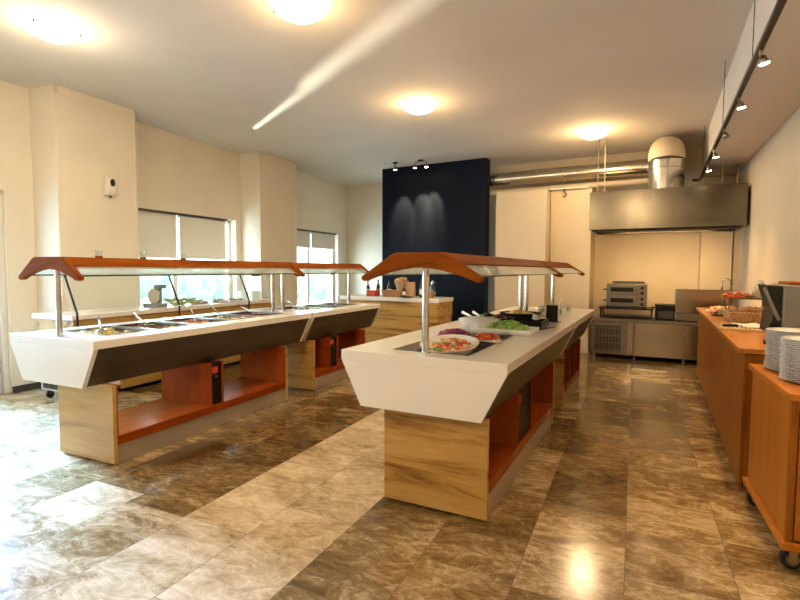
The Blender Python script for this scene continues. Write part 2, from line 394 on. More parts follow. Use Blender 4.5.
# blinds in pairs, bright slots between them
def blind(u0, u1, z0, label, off=-.055):
    t = thing('roller_blind', label, 'blind', LW0+Vector((0, 0, 0)), LWR, 'roller blinds')
    b = NB(); box(b, off-.002, off+.002, u0, u1, z0+.02, 2.30); obj('fabric', b, M['blind'], t)
    b = NB(); tube(b, [(off, u0, z0+.015), (off, u1, z0+.015)], .013, 8); obj('hem_bar', b, M['joinery'], t, smooth='auto')
    b = NB(); box(b, off-.03, off+.05, u0-.012, u1+.012, 2.295, 2.335); obj('head_rail', b, M['rod'], t, bevel=.004)
blind(2.55, 3.565, 1.61, 'beige roller blind at the left half of the window beside the soap dispenser pillar')
blind(3.635, 4.66, 1.61, 'wide beige roller blind right of the bright slot in the near window')
blind(6.40, 7.37, 1.93, 'short grey roller blind at the left half of the far window')
blind(7.41, 8.45, 1.93, 'short grey roller blind at the right half of the far window, next to the corner')

# back walls, right wall, front wall
RW0, RW1 = Vector((1.28, -4.0, 0)), Vector((1.07, 10.4, 0))
d = RW1-RW0
b = NB(); box(b, 0, .2, 0, d.length, 0, H); struct('wall_right', b, M['wall_back'], loc=RW0, rz=math.atan2(-d.x, d.y))
b = NB(); prism(b, [(-7.25, 10.97), (-2.9, 10.75), (-2.9, 11.0), (-7.25, 11.2)], 'Z', 0, H); struct('wall_back_left', b, M['wall'])
b = NB(); prism(b, [(-3.4, 10.17), (1.3, 9.93), (1.3, 10.2), (-3.4, 10.4)], 'Z', 0, H); struct('wall_back', b, M['wall_back'])
struct('wall_front', BX(-7.0, 2.0, -4.2, -4.0, 0, H), M['wall'])
# tall boxed-in piers in front of the kitchen wall
struct('wall_pier', BX(-2.64, -1.75, 8.98, 10.1, 0, 2.84), M['wall_back'], bevel=.004)
struct('wall_pier_near_hood', BX(-1.74, -1.05, 9.32, 10.0, 0, 2.86), M['wall_back'], bevel=.004)
struct('wall_pier_corner', BX(.62, 1.06, 9.7, 9.98, 0, 2.98), M['wall_back'], bevel=.004)
# navy partition behind the bread counter
b = NB(); prism(b, [(-5.21, 9.37), (-2.93, 9.265), (-2.92, 9.50), (-5.20, 9.60)], 'Z', 0, H-.002)
tag(obj('partition_wall', b, M['navy'], bevel=.003), 'navy blue partition wall behind the bread counter', 'partition wall')['kind'] = 'structure'

# outside: paving, hedge, tree
struct('ground_outside', BX(-40, -7.0, -20, 40, -.25, -.20), M['pave'])
b = NB(); rr = random.Random(3)
for k in range(60): blob(b, (-13.5+rr.uniform(-.5, .5), 3+k*.28, .55+rr.uniform(0, .55)), (.5, .4, .5), 2, .35, 3, k)
tag(obj('hedge', b, M['hedge'], smooth=True), 'pale green hedge outside the windows', 'hedge', kind='stuff')
t = thing('tree', 'pale green tree outside the far window', 'tree', (-17.5, 17.5, -.2))
b = NB(); tube(b, [(0, 0, 0), (.05, 0, 1.2), (0, .1, 2.4)], [.16, .13, .1]); obj('trunk', b, M['trunk'], t, smooth=True)
b = NB()
for k in range(26): blob(b, (rr.uniform(-1.5, 1.5), rr.uniform(-1.8, 1.8), 2.6+rr.uniform(-.5, 1.6)), (.6, .6, .5), 2, .4, 3, k)
obj('crown', b, M['hedge'], t, smooth=True)

# ------------------------------------------------------------------ buffet counters
ZT = .943
def arch(half=.385, top=.15, zt=1.55):
    pts = []
    pts += [(-half, 1.408), (-half-.004, 1.392), (-half+.012, 1.378), (-half+.035, 1.380)]
    for k in range(13):
        x = -half+.05+(2*half-.10)*k/12; q = x/(half-.05)
        pts.append((x, 1.462-.074*abs(q)**1.8))
    pts += [(half-.035, 1.380), (half-.012, 1.378), (half+.004, 1.392), (half, 1.408)]
    pts += [(top+.03, zt-.012), (top, zt), (-top, zt), (-top-.03, zt-.012)]
    return pts
def buffet(label, loc, rz, L, body, holes, boxes, W=.535, half=.385, py=.11, cz=0):
    """local x across (0 centre, + customer side), y along"""
    t = thing('buffet_counter', label, 'buffet counter', loc, rz)
    bx0, bx1, by0, by1 = body
    hx0, hx1 = holes[0][0], holes[0][1]
    ys = [0]
    for h in holes: ys += [h[2], h[3]]
    ys += [L]
    b = NB(); cells(b, [-W, hx0, hx1, W], ys, lambda i, j: not (i == 1 and j % 2 == 1), .883, ZT)
    obj('countertop', b, M['white'], t, bevel=.004)
    # trapezoid end plates
    for y0, y1 in ((0, .035), (L-.035, L)):
        b = NB(); prism(b, [(-W, .8831), (W, .8831), (W-.143, .597), (-W+.143, .597)], 'Y', y0, y1); obj('end_plate', b, M['white'], t, bevel=.003)
    for s in (-1, 1):
        b = NB(); prism(b, [(s*(W-.012), .883), (s*(W-.03), .883), (s*(W-.163), .60), (s*(W-.147), .60)], 'Y', .036, L-.036)
        obj('sloped_fascia', b, M['fascia'], t)
    b = NB(); box(b, -W+.155, W-.155, .037, L-.037, .60, .612); obj('underside', b, M['fascia'], t)
    # wells
    b = NB()
    for h in holes:
        x0, x1, y0, y1 = h[:4]; dz = h[4]
        cells(b, [x0-.006, x0, x1, x1+.006], [y0-.006, y0, y1, y1+.006], lambda i, j: not (i == 1 and j == 1), ZT-dz, .882)
        box(b, x0-.006, x1+.006, y0-.006, y1+.006, ZT-dz-.008, ZT-dz)
    obj('well', b, M['steel'], t)
    # body
    for y in (by0, by1-.032):
        obj('end_panel', BX(bx0, bx1, y, y+.032, .012, .60), M['oak'], t, bevel=.002)
    for y, s in ((by0+.0325, 1), (by1-.0325, -1)):
        y0, y1 = sorted((y, y+.012*s)); obj('lining', BX(bx0+.004, bx1-.004, y0, y1, .215, .599), M['orange_r'], t)
    obj('shelf', BX(bx0+.002, bx1-.004, by0+.033, by1-.033, .146, .214), M['orange'], t, bevel=.002)
    obj('plinth', BX(bx0+.02, bx1-.012, by0+.033, by1-.033, .004, .1455), M['plinth'], t)
    for y0, y1 in boxes:
        obj('divider', BX(bx0+.01, bx1-.006, y0, y0+.018, .2145, .5995), M['orange_r'], t)
        obj('divider', BX(bx0+.01, bx1-.006, y1-.018, y1, .2145, .5995), M['orange_r'], t)
        q = obj('control_panel', BX(bx1-.04, bx1-.02, y0+.018, y1-.018, .215, .599), M['black'], t)
        obj('control_label', BX(bx1-.02, bx1-.017, y0+.022, y0+.022+min(.09, (y1-y0)*.5), .50, .56), M['red'], q)
        b = NB(); tube(b, [(bx1-.02, (y0+y1)/2+.0, .47), (bx1-.008, (y0+y1)/2, .47)], .012); obj('switch', b, M['darkgrey'], q)
    # canopy
    for y in (.0, L-.045):
        b = NB(); prism(b, [(p_[0], p_[1]+cz) for p_ in arch(half)], 'Y', y, y+.045); obj('canopy_bracket', b, M['cherry'], t, bevel=.006, smooth='auto')
    for y in (py, L-py):
        b = NB(); lathe(b, [(0, ZT), (.036, ZT), (.036, ZT+.008), (.021, ZT+.010), (.021, 1.515+cz), (0, 1.515+cz)], (0, y, 0), 20)
        obj('post', b, M['chrome'], t, smooth='auto')
    b = NB(); box(b, -.148, .148, .046, L-.046, 1.522+cz, 1.549+cz)
    for s in (-1, 1): prism(b, [(s*.149, 1.525+cz), (s*.149, 1.549+cz), (s*(half-.140), 1.486+cz), (s*(half-.142), 1.462+cz)], 'Y', .046, L-.046)
    obj('canopy_top', b, M['cherry_y'], t, bevel=.003)
    b = NB(); box(b, -.10, .10, .05, L-.05, 1.490+cz, 1.5175+cz); obj('lamp_housing', b, M['joinery'], t, bevel=.004)
    for s in (-1, 1):
        b = NB(); prism(b, [(s*(half-.139), 1.473+cz), (s*(half-.139), 1.479+cz), (s*(half-.03), 1.418+cz), (s*(half-.03), 1.412+cz)], 'Y', .047, L-.047)
        g = obj('canopy_glass', b, M['gglass'], t)
        b = NB(); box(b, s*(half-.029)-.004, s*(half-.029)+.004, .047, L-.047, 1.408+cz, 1.419+cz); obj('glass_edge', b, M['gedge'], g)
    return t
RB1 = (-1.24, 2.66, 0); RB2 = (-1.24, 5.295, 0)
LR = R(2.3); LB1 = (-3.955, 2.10, 0); LB2 = (-3.955-math.sin(LR)*2.645, 2.10+math.cos(LR)*2.645, 0)
buffet('white and oak salad buffet counter under a cherry canopy, nearest to the wheeled plate cart', RB1, 0, 2.60, (-.26, .41, .07, 2.14),
       [(-.25, .26, .15, 2.40, .13)], [(.80, 1.25)])
buffet('short white-topped buffet counter end to end behind the salad counter, towards the steel hood', RB2, 0, 1.73, (-.26, .41, .04, 1.30),
       [(-.25, .25, .30, .95, .10)], [(.45, .80)])
P1 = [(-.27, .26, .26+.44*k, .26+.44*k+.40, .09) for k in range(5)]
buffet('long white-topped buffet counter with hot pans, next to the glazed door on the left', LB1, LR, 2.61, (-.18, .455, .155, 2.21), P1, [(1.10, 1.26)], .495, .355, .075, -.018)
P2 = [(-.27, .26, .22+.44*k, .22+.44*k+.40, .09) for k in range(3)]
buffet('short white-topped buffet counter end to end behind the hot pans, near the bread counter', LB2, LR, 1.73, (-.18, .455, .06, 1.36), P2, [(.42, .62)], .495, .355, .075, -.018)
def loc_on(base, rz, x, y, z=ZT):
    return (base[0]+math.cos(rz)*x-math.sin(rz)*y, base[1]+math.sin(rz)*x+math.cos(rz)*y, z)

# hot pans, their food and serving spoons
def pan(x0, x1, y0, y1, dz):
    b = NB()
    cx, cy = (x0+x1)/2, (y0+y1)/2
    hx, hy = (x1-x0)/2, (y1-y0)/2
    cells(b, [-hx-.012, -hx+.006, hx-.006, hx+.012], [-hy-.012, -hy+.006, hy-.006, hy+.012], lambda i, j: not (i == 1 and j == 1), .001, .004)
    cells(b, [-hx+.004, -hx+.007, hx-.007, hx-.004], [-hy+.004, -hy+.007, hy-.007, hy-.004], lambda i, j: not (i == 1 and j == 1), -.065, .001)
    box(b, -hx+.004, hx-.004, -hy+.004, hy-.004, -.068, -.065)
    return b
FOOD = [('scrambled_egg', 'egg', 'yellow scrambled egg'), ('sausages_in_sauce', 'brownf', 'brown sausages in sauce'), ('stewed_vegetables', 'orangef', 'orange stewed vegetables'),
        ('fried_potatoes', 'cream', 'pale fried potatoes'), ('grilled_meat', 'meat', 'dark grilled meat'), ('steamed_rice', 'cream', 'creamy rice'), ('green_beans', 'greenf', 'green beans'), ('baked_beans', 'brownf', 'brown baked beans')]
ORD = ['nearest the glazed door', 'second from the glazed door', 'third from the glazed door', 'fourth from the glazed door', 'fifth from the glazed door',
       'first on the far left counter', 'second on the far left counter', 'third on the far left counter']
k = 0
for base, PP in ((LB1, P1), (LB2, P2)):
    for h in PP:
        cx, cy = (h[0]+h[1])/2, (h[2]+h[3])/2
        o = obj('food_pan', pan(*h), M['steel'], None, loc_on(base, LR, cx, cy), LR)
        tag(o, 'steel food pan holding %s, %s' % (FOOD[k][2], ORD[k]), 'food pan', 'hot food pans')
        rr = random.Random(40+k); b = NB()
        nn = 70
        for q in range(nn):
            s = rr.uniform(.018, .034)
            blob(b, (rr.uniform(-.215, .215), rr.uniform(-.155, .155), -.045+rr.uniform(0, .028)), (s*1.3, s, s*.75), 1, .4, 3, q)
        box(b, -.25, .25, -.185, .185, -.064, -.040)
        tag(obj(FOOD[k][0], b, M[FOOD[k][1]], None, loc_on(base, LR, cx, cy), LR, smooth=True), '%s in the steel pan %s' % (FOOD[k][2], ORD[k]), 'food', kind='stuff')
        k += 1
def spoon(base, rz, x, y, ang, label, mtl='chrome'):
    t = thing('serving_spoon', label, 'spoon', loc_on(base, rz, x, y), rz+ang, 'serving spoons')
    b = NB(); lathe(b, [(0, -.012), (.030, -.004), (.040, .008), (.037, .009), (.028, -.001), (0, -.008)], (0, 0, 0), 16, 1.3, 1); obj('spoon_bowl', b, M[mtl], t, smooth=True)
    b = NB(); tube(b, [(.048, 0, .008), (.12, 0, .030), (.22, 0, .060), (.33, 0, .088)], [.006, .005, .006, .008], 8); obj('handle', b, M[mtl], t, smooth=True)
for (x, y, a, l) in ((-.02, .42, R(150), 'steel serving spoon lying in the egg pan nearest the glazed door'), (-.05, .88, R(165), 'steel serving spoon leaning out of the sausage pan'),
                     (.02, 1.38, R(150), 'steel serving spoon in the orange vegetable pan'), (-.02, 1.78, R(160), 'steel serving spoon in the potato pan'), (.02, 2.22, R(170), 'steel serving spoon in the dark meat pan')):
    spoon(LB1, LR, x, y, a, l)
spoon(LB2, LR, .0, .45, R(160), 'steel serving spoon in the rice pan'); spoon(LB2, LR, .05, 1.25, R(120), 'steel serving spoon in the farthest pan of the far left counter')
# little glass tealight cups on the left canopy
for i, (x, y) in enumerate(((.10, .33), (.10, .72), (.10, 1.14))):
    t = thing('tealight_cup', ['clear tealight cup on the left canopy, nearest the glazed door', 'clear tealight cup in the middle of three on the left canopy', 'clear tealight cup on the left canopy, farthest from the glazed door'][i], 'tealight cup', loc_on(LB1, LR, x, y, 1.5315), LR, 'tealight cups')
    b = NB(); lathe(b, [(0, 0), (.026, 0), (.026, .014), (0, .014)], n=14); obj('base', b, M['cherry'], t, smooth='auto')
    b = NB(); lathe(b, [(.020, .0145), (.027, .03), (.028, .055), (.026, .055), (.018, .0155)], n=14); obj('cup', b, M['glass'], t, smooth=True)

# ------------------------------------------------------------------ salad counter contents (local coords of RB1, rz 0)
def S(x, y, z=ZT): return (RB1[0]+x, RB1[1]+y, z)
def bowl(name, label, cat, loc, rz, sx, sy, hgt, m, tilt=0):
    b = NB(); lathe(b, [(0, 0), (.45, 0), (.62, .10), (.86, .55), (1, 1), (1.06, 1.04), (1.03, 1.06), (.95, .98), (.82, .58), (.58, .16), (0, .10)], n=36)
    for v in b.verts: v.co = Vector((v.co.x*sx, v.co.y*sy, v.co.z*hgt))
    o = obj(name, b, m, None, loc, rz, smooth='auto'); o.rotation_euler = (tilt, 0, rz)
    return tag(o, label, cat)
def heap(name, label, loc, rz, sx, sy, hz, mats, n=90, size=.016, seed=1):
    rr = random.Random(seed)
    bs = NB(); me = bpy.data.meshes.new(name)
    for q in range(n):
        r_ = math.sqrt(rr.random()); a = rr.uniform(0, 6.28); s = size*rr.uniform(.7, 1.3)
        x, y = r_*math.cos(a), r_*math.sin(a)
        n0 = len(bs.faces); blob(bs, (x*sx, y*sy, hz*(1-r_**2)+rr.uniform(-.3, .5)*size), (s*1.25, s, s*.7), 1, .45, 2.5, q+seed)
        bs.faces.ensure_lookup_table(); mi = rr.randrange(len(mats))
        for f in bs.faces[n0:]: f.material_index = mi; f.smooth = True
    n0 = len(bs.faces); lathe(bs, [(0, hz*.9), (.5, hz*.66), (.95, 0), (.9, -.02), (0, -.02)], n=24)
    bs.faces.ensure_lookup_table()
    for f in bs.faces[n0:]:
        for v in f.verts: pass
    done = set()
    for f in bs.faces[n0:]:
        f.material_index = 0
        for v in f.verts:
            if v.index == -1 or v not in done: done.add(v)
    for v in done: v.co.x *= sx; v.co.y *= sy
    bs.to_mesh(me); bs.free()
    for x in mats: me.materials.append(M[x])
    o = bpy.data.objects.new(name, me); COL.objects.link(o); o.location = loc; o.rotation_euler = (0, 0, rz)
    return tag(o, label, 'food', kind='stuff')
bowl('salad_bowl', 'wide white porcelain bowl of shrimp salad beside the near canopy post', 'bowl', S(.06, .37, ZT-.05), 0, .18, .18, .085, M['porcelain'], R(10))
heap('shrimp_salad', 'shrimp and green salad in the white bowl nearest the canopy post', S(.075, .36, ZT+.005), 0, .145, .15, .05, ['orangef', 'lettuce', 'cream', 'orangef', 'tomato', 'cream', 'greenf'], 130, .016, 3)
def gnpan(label, x, y, hx, hy, group='cold salad pans'):
    b = NB(); cells(b, [-hx, -hx+.008, hx-.008, hx], [-hy, -hy+.008, hy-.008, hy], lambda i, j: not (i == 1 and j == 1), -.08, .006)
    box(b, -hx, hx, -hy, hy, -.084, -.08)
    return tag(obj('salad_pan', b, M['steel'], None, S(x, y), 0, bevel=.002), label, 'food pan', group)
gnpan('steel pan of purple onion behind the shrimp salad bowl', -.125, .92, .115, .16)
heap('sliced_onion', 'sliced purple onion in a steel pan behind the shrimp salad', S(-.125, .92, ZT+.015), 0, .11, .14, .035, ['onion', 'onion', 'meat'], 90, .015, 5)
gnpan('steel pan of chopped red tomato next to the purple onion', .125, .92, .125, .16)
heap('chopped_tomato', 'chopped red tomato in a steel pan next to the purple onion', S(.125, .92, ZT-.005), 0, .11, .14, .035, ['tomato', 'tomato', 'orangef', 'tomato'], 90, .016, 6)
t = thing('salad_tongs', 'steel salad tongs lying across the rim between the shrimp salad and the tomato', 'tongs', S(.17, .68, ZT+.014), R(8))
for s in (-1, 1):
    b = NB(); tube(b, [(-.17, .002*s, 0), (0, .012*s, .006), (.14, .018*s, 0)], [.006, .005, .010], 8); obj('arm', b, M['chrome'], t, smooth=True)
# white oval bowl tipped up, platter of lettuce
bowl('salad_bowl', 'deep white oval bowl tipped towards the camera, left of the lettuce platter', 'bowl', S(-.08, 1.40, ZT-.045), R(15), .175, .14, .13, M['porcelain'], R(-16))
b = NB(); cells(b, [-.24, -.215, .215, .24], [-.17, -.145, .145, .17], lambda i, j: not (i == 1 and j == 1), 0, .03); box(b, -.23, .23, -.16, .16, -.012, 0)
tag(obj('platter', b, M['porcelain'], None, S(.15, 1.36, ZT+.012), R(0), bevel=.006), 'white rectangular platter of lettuce behind the chopped tomato', 'platter')
heap('lettuce', 'green lettuce leaves on the white rectangular platter', S(.17, 1.40, ZT+.026), 0, .16, .12, .05, ['lettuce', 'greenf', 'lettuce'], 90, .024, 9)
for i, (x, y, a) in enumerate(((-.16, 1.70, R(165)), (-.10, 1.72, R(150)))):
    t = thing('salad_server', ['white salad server handle sticking out of the black bowl, nearer the navy wall', 'white salad server handle sticking out of the black bowl, second one'][i], 'salad server', S(x, y, ZT+.04), a, 'white salad servers')
    b = NB(); tube(b, [(0, 0, 0), (.10, 0, .035), (.21, 0, .075)], [.009, .010, .014], 8); obj('handle', b, M['porcelain'], t, smooth=True)
    b = NB(); lathe(b, [(0, -.008), (.03, -.002), (.034, .004), (0, -.002)], (-.03, 0, -.004), 14, 1.4, 1); obj('server_bowl', b, M['porcelain'], t, smooth=True)
bowl('salad_bowl', 'black bowl of dark leaves holding two white servers', 'bowl', S(-.08, 1.80, ZT-.01), 0, .19, .16, .085, M['black'])
heap('dark_leaves', 'dark mixed leaves in the black bowl', S(-.08, 1.80, ZT+.06), 0, .15, .12, .035, ['black', 'greenf', 'meat', 'black'], 60, .022, 11)
b = NB(); cells(b, [-.20, -.185, .185, .20], [-.16, -.145, .145, .16], lambda i, j: not (i == 1 and j == 1), -.01, .05); box(b, -.20, .20, -.16, .16, -.018, -.01)
tag(obj('serving_tray', b, M['black'], None, S(.18, 1.82, ZT+.0185), 0, bevel=.004), 'black serving tray with a white napkin, on the aisle side of the black bowl', 'tray')
heap('yellow_pasta', 'yellow pasta in the black bowl beside the paired canopy posts', S(.06, 2.20, ZT+.065), 0, .15, .13, .04, ['egg', 'cream', 'egg'], 90, .018, 13)
b = NB()
for q in range(5):
    prism(b, [(-.04+.008*q, 0), (.05, .005*q), (.02, .05-.004*q), (-.02, .035)], 'X', -.03+.012*q, -.022+.012*q)
tag(obj('napkin', b, M['linen'], None, S(.30, 1.86, ZT+.07), R(30)), 'crumpled white napkin on the rim of the black serving tray', 'napkin')
bowl('salad_bowl', 'black bowl beside the paired canopy posts', 'bowl', S(.06, 2.22, ZT-.01), 0, .20, .17, .10, M['black'])
b = NB(); cells(b, [-.16, -.15, .15, .16], [-.13, -.12, .12, .13], lambda i, j: not (i == 1 and j == 1), -.01, .03); box(b, -.16, .16, -.13, .13, -.018, -.01)
tag(obj('serving_tray', b, M['black'], None, S(-.10, 2.24, ZT+.0185), 0, bevel=.004), 'empty low black tray beside the pasta bowl, towards the navy wall', 'tray')
t = thing('carving_knife', 'carving knife with black handle on the aisle edge of the salad well', 'knife', S(.40, 1.75, ZT+.003), R(75))
b = NB(); prism(b, [(0, -.016), (.17, -.012), (.20, .012), (0, .014)], 'Z', 0, .003); obj('blade', b, M['chrome'], t)
b = NB(); box(b, -.12, 0, -.012, .012, 0, .016); obj('handle', b, M['black'], t, bevel=.004)
# black card holder with a white back at the far end, glasses beyond
t = thing('menu_stand', 'black menu stand with a white side next to the paired canopy posts', 'menu stand', S(.33, 2.40, ZT), R(8))
b = NB(); box(b, -.055, .055, 0, .018, .004, .165); obj('board', b, M['black'], t, bevel=.004)
b = NB(); box(b, .057, .070, -.004, .06, .004, .175); obj('side_card', b, M['porcelain'], t, bevel=.003)
b = NB(); box(b, -.075, .085, -.03, .09, 0, .0038); obj('base', b, M['black'], t)
b = NB(); tube(b, [(.063, .03, .176), (.085, .03, .235)], .006, 8); obj('pen', b, M['porcelain'], t)
gl = None
for i, (x, y) in enumerate(((.02, .75), (.12, .82), (.22, .90), (.0, 1.02), (.14, 1.16), (.26, 1.26), (.05, 1.36))):
    lab = 'small glass dessert cup on the far right counter'
    p_ = (RB2[0]+x, RB2[1]+y, ZT)
    if gl is None:
        gl = thing('dessert_glass', lab, 'glass', p_, 0, 'dessert glasses on the far right counter')
        b = NB(); lathe(b, [(0, 0), (.024, 0), (.027, .02), (.034, .075), (.032, .075), (.022, .006), (0, .006)], n=16); obj('cup', b, M['glass'], gl, smooth=True)
        b = NB(); lathe(b, [(0, .008), (.021, .008), (.026, .045), (0, .048)], n=16); obj('dessert', b, M['cream'], gl, smooth=True)
    else: dup(gl, p_)
b = NB(); box(b, -.24, .24, -.31, .31, 0, .008)
tag(obj('steel_tray', b, M['steel'], None, (RB2[0], RB2[1]+.625, ZT+.0005), 0, bevel=.002), 'flat steel tray set into the far right counter', 'tray')

# ------------------------------------------------------------------ oak wall counter with glass guard, left
WC = thing('wall_counter', 'oak-fronted wall counter with white top and glass guard below the near window', 'counter', LW0, LWR)
b = NB(); box(b, .50, 1.17, 1.05, 4.42, .900, .952); obj('countertop', b, M['white'], WC, bevel=.004)
b = NB(); box(b, .53, 1.14, 1.62, 4.40, .05, .8995); obj('cabinet', b, M['oak_y'], WC, bevel=.003)
b = NB(); box(b, .53, 1.14, 1.08, 1.619, .64, .8995); obj('apron', b, M['oak_y'], WC, bevel=.003)
b = NB(); box(b, .60, 1.06, 1.7, 4.3, 0, .0495); obj('plinth', b, M['black'], WC)  # black box stands in for the shadow beneath the cabinet
for u in (1.10, 2.45, 3.80):
    b = NB(); tube(b, [(1.182, u, .83), (1.182, u, .965), (1.00, u, 1.375), (.84, u, 1.38)], .011, 8); obj('guard_arm', b, M['blackm'], WC, smooth='auto')
b = NB(); prism(b, [(1.176, .966), (1.170, .966), (.988, 1.368), (.994, 1.368)], 'Y', 1.06, 4.40); obj('guard_glass', b, M['sglass'], WC)
b = NB(); box(b, .78, .98, 1.06, 4.40, 1.392, 1.400); g = obj('guard_shelf', b, M['sglass'], WC)
b = NB(); box(b, .9805, .986, 1.06, 4.40, 1.390, 1.401); obj('glass_edge', b, M['gedge'], g)
t = thing('refrigerated_unit', 'silver refrigerator unit with grille on casters under the oak wall counter', 'refrigerator', LW0, LWR)
b = NB(); box(b, .54, 1.13, 1.10, 1.615, .10, .635); obj('body', b, M['joinery'], t, bevel=.005)
q = obj('grille_backing', BX(.58, 1.12, 1.096, 1.0995, .115, .61), M['darkgrey'], t)
b = NB()
for i in range(18): box(b, .58+.031*i, .588+.031*i, 1.086, 1.0955, .115, .61)
for i in range(6): box(b, .58, 1.12, 1.088, 1.0955, .12+.09*i, .128+.09*i)
obj('grille', b, M['steel'], q)
for u in (1.15, 1.56):
    for x in (.60, 1.07):
        b = NB(); tube(b, [(x-.012, u, .04), (x+.012, u, .04)], .04, 18); w_ = obj('caster', b, M['rubber'], t, smooth='auto')
        b = NB(); box(b, x-.019, x-.015, u-.02, u+.02, .04, .0995); box(b, x+.015, x+.019, u-.02, u+.02, .04, .0995); box(b, x-.019, x+.019, u-.025, u+.025, .092, .0995); obj('fork', b, M['steel'], w_)
# things on the wall counter
zc = .952
t = thing('meat_slicer', 'grey slicing machine on the wall counter beside the green fruit', 'slicer', LW(.92, 2.30, zc), LWR)
b = NB(); box(b, -.12, .12, -.09, .10, 0, .05); obj('base', b, M['grey'], t, bevel=.01)
b = NB(); tube(b, [(.0, -.02, .14), (.0, .005, .14)], .10, 24); obj('blade', b, M['chrome'], t, smooth='auto')
b = NB(); box(b, -.03, .03, .006, .09, .05, .24); obj('motor_column', b, M['grey'], t, bevel=.01)
b = NB(); box(b, -.05, .08, .02, .12, .24, .29); obj('head', b, M['grey'], t, bevel=.012)
fr = None
for i in range(9):
    rr = random.Random(i); p_ = LW(.93+rr.uniform(-.10, .10), 2.55+.055*i, zc)
    lab = 'green banana in the heap on the wall counter'
    if fr is None:
        fr = thing('banana', lab, 'banana', p_, LWR+rr.uniform(-1, 1), 'green bananas on the wall counter')
        pts = [(-.085+.17*s/8, .03*math.sin(math.pi*s/8), .020+.05*abs(s/8-.5)) for s in range(9)]
        b = NB(); tube(b, pts, [.008, .017, .020, .022, .022, .022, .020, .016, .007], 10); obj('fruit', b, mat('green_banana', (.34, .38, .05), .4, var=.3), fr, smooth=True)
        b = NB(); tube(b, [(.085, .0, .045), (.105, -.008, .062)], .006, 6); obj('stem', b, M['brownf'], fr)
    else:
        c = dup(fr, (p_[0], p_[1], zc+(.04 if i % 2 else 0)), LWR+rr.uniform(-1.5, 1.5))
for i, (u, mm, nm, lb) in enumerate(((3.05, 'meat', 'sliced_salami', 'dark red salami'), (3.42, 'meat', 'sliced_ham', 'dark red ham'), (3.75, 'brownf', 'small_pastries', 'small brown pastries'))):
    b = NB(); lathe(b, [(0, 0), (.10, 0), (.15, .012), (.148, .016), (.10, .006), (0, .005)], n=28)
    tag(obj('platter', b, M['porcelain'], None, LW(.95, u, zc), LWR, smooth='auto'), 'round white platter of %s on the wall counter' % lb, 'platter')
    heap(nm, '%s heaped on a round white platter on the wall counter' % lb, LW(.95, u, zc+.012), LWR, .11, .11, .028, [mm, mm, 'cream'], 46, .017, 20+i)
for i, (u, x) in enumerate(((4.02, .88), (4.20, .98))):
    t = thing('crock_pot', ['white crock at the far end of the wall counter, first of two', 'white crock at the far end of the wall counter, touching the pillar side'][i], 'crock', LW(x, u, zc), LWR, 'white crocks')
    b = NB(); lathe(b, [(0, 0), (.070, 0), (.080, .02), (.082, .13), (.086, .14), (.080, .14), (.074, .02), (0, .015)], n=24); obj('body', b, M['porcelain'], t, smooth='auto')
    b = NB(); lathe(b, [(0, .12), (.0735, .12), (.0735, .128), (0, .134)], n=20); obj('filling', b, M['cream'], t, smooth=True)

# soap dispenser on the pillar
t = thing('soap_dispenser', 'white soap dispenser with a dark oval window on the pillar', 'dispenser', LW(.445, 2.04, 2.36), LWR)
b = NB(); prism(b, [(.0, 0), (.07, .012), (.092, .05), (.096, .19), (.075, .235), (0, .245)], 'Y', -.056, .056); obj('body', b, M['joinery'], t, bevel=.014, seg=3)
b = NB(); tube(b, [(.094, 0, .165), (.100, 0, .165)], .032, 20)
for v in b.verts: v.co.z = .165+(v.co.z-.165)*1.45
obj('window', b, M['black'], t)
b = NB(); tube(b, [(.05, 0, -.02), (.05, 0, .005)], .012); obj('nozzle', b, M['darkgrey'], t)

# ------------------------------------------------------------------ bread counter before the navy wall
BC = thing('bread_counter', 'oak counter with thick white top in front of the navy partition wall', 'counter', (-3.175, 7.62, 0), R(-2.4))
b = NB(); box(b, -2.0, 0, 0, .60, .905, .972); obj('countertop', b, M['white'], BC, bevel=.004)
b = NB(); box(b, -1.97, -.02, .02, .58, .10, .66); obj('cabinet', b, M['oak'], BC, bevel=.003)
b = NB(); box(b, -1.98, -.012, .008, .585, .665, .9045); obj('upper_panel', b, M['oak'], BC, bevel=.003)
b = NB(); box(b, -1.94, -.05, .06, .56, 0, .0995); obj('plinth', b, M['black'], BC)
BR = R(-2.4)
def BCp(x, y, z=.972): return (-3.315+math.cos(BR)*x-math.sin(BR)*y, 7.62+math.sin(BR)*x+math.cos(BR)*y, z)
def bottle(label, p, h=.27, r=.036, lab='linen', liquid='amber'):
    t = thing('bottle', label, 'bottle', p, 0, 'bottles on the bread counter')
    b = NB(); lathe(b, [(0, 0), (r*.95, 0), (r, .01), (r, h*.58), (r*.75, h*.68), (r*.36, h*.78), (r*.34, h*.93), (0, h*.93)], n=20); obj('body', b, M[liquid], t, smooth='auto')
    b = NB(); lathe(b, [(r*1.01, h*.16), (r*1.025, h*.17), (r*1.025, h*.45), (r*1.01, h*.46)], n=20); obj('label', b, M[lab], t, smooth='auto')
    b = NB(); lathe(b, [(0, h*.932), (r*.42, h*.932), (r*.42, h), (0, h)], n=14); obj('cap', b, M['black'], t, smooth='auto')
bottle('dark bottle with white label, leftmost on the bread counter', BCp(-1.38, .22))
bottle('dark bottle standing behind the red cloth basket', BCp(-1.25, .36), .29, .034, 'red')
bottle('dark bottle between the red basket and the wicker basket', BCp(-.98, .30), .28)
bottle('dark bottle with a large white label in front of the paper bag', BCp(-.60, .16), .22, .036)
bottle('white labelled bottle just behind the canopy post', BCp(-.33, .30), .30, .036)
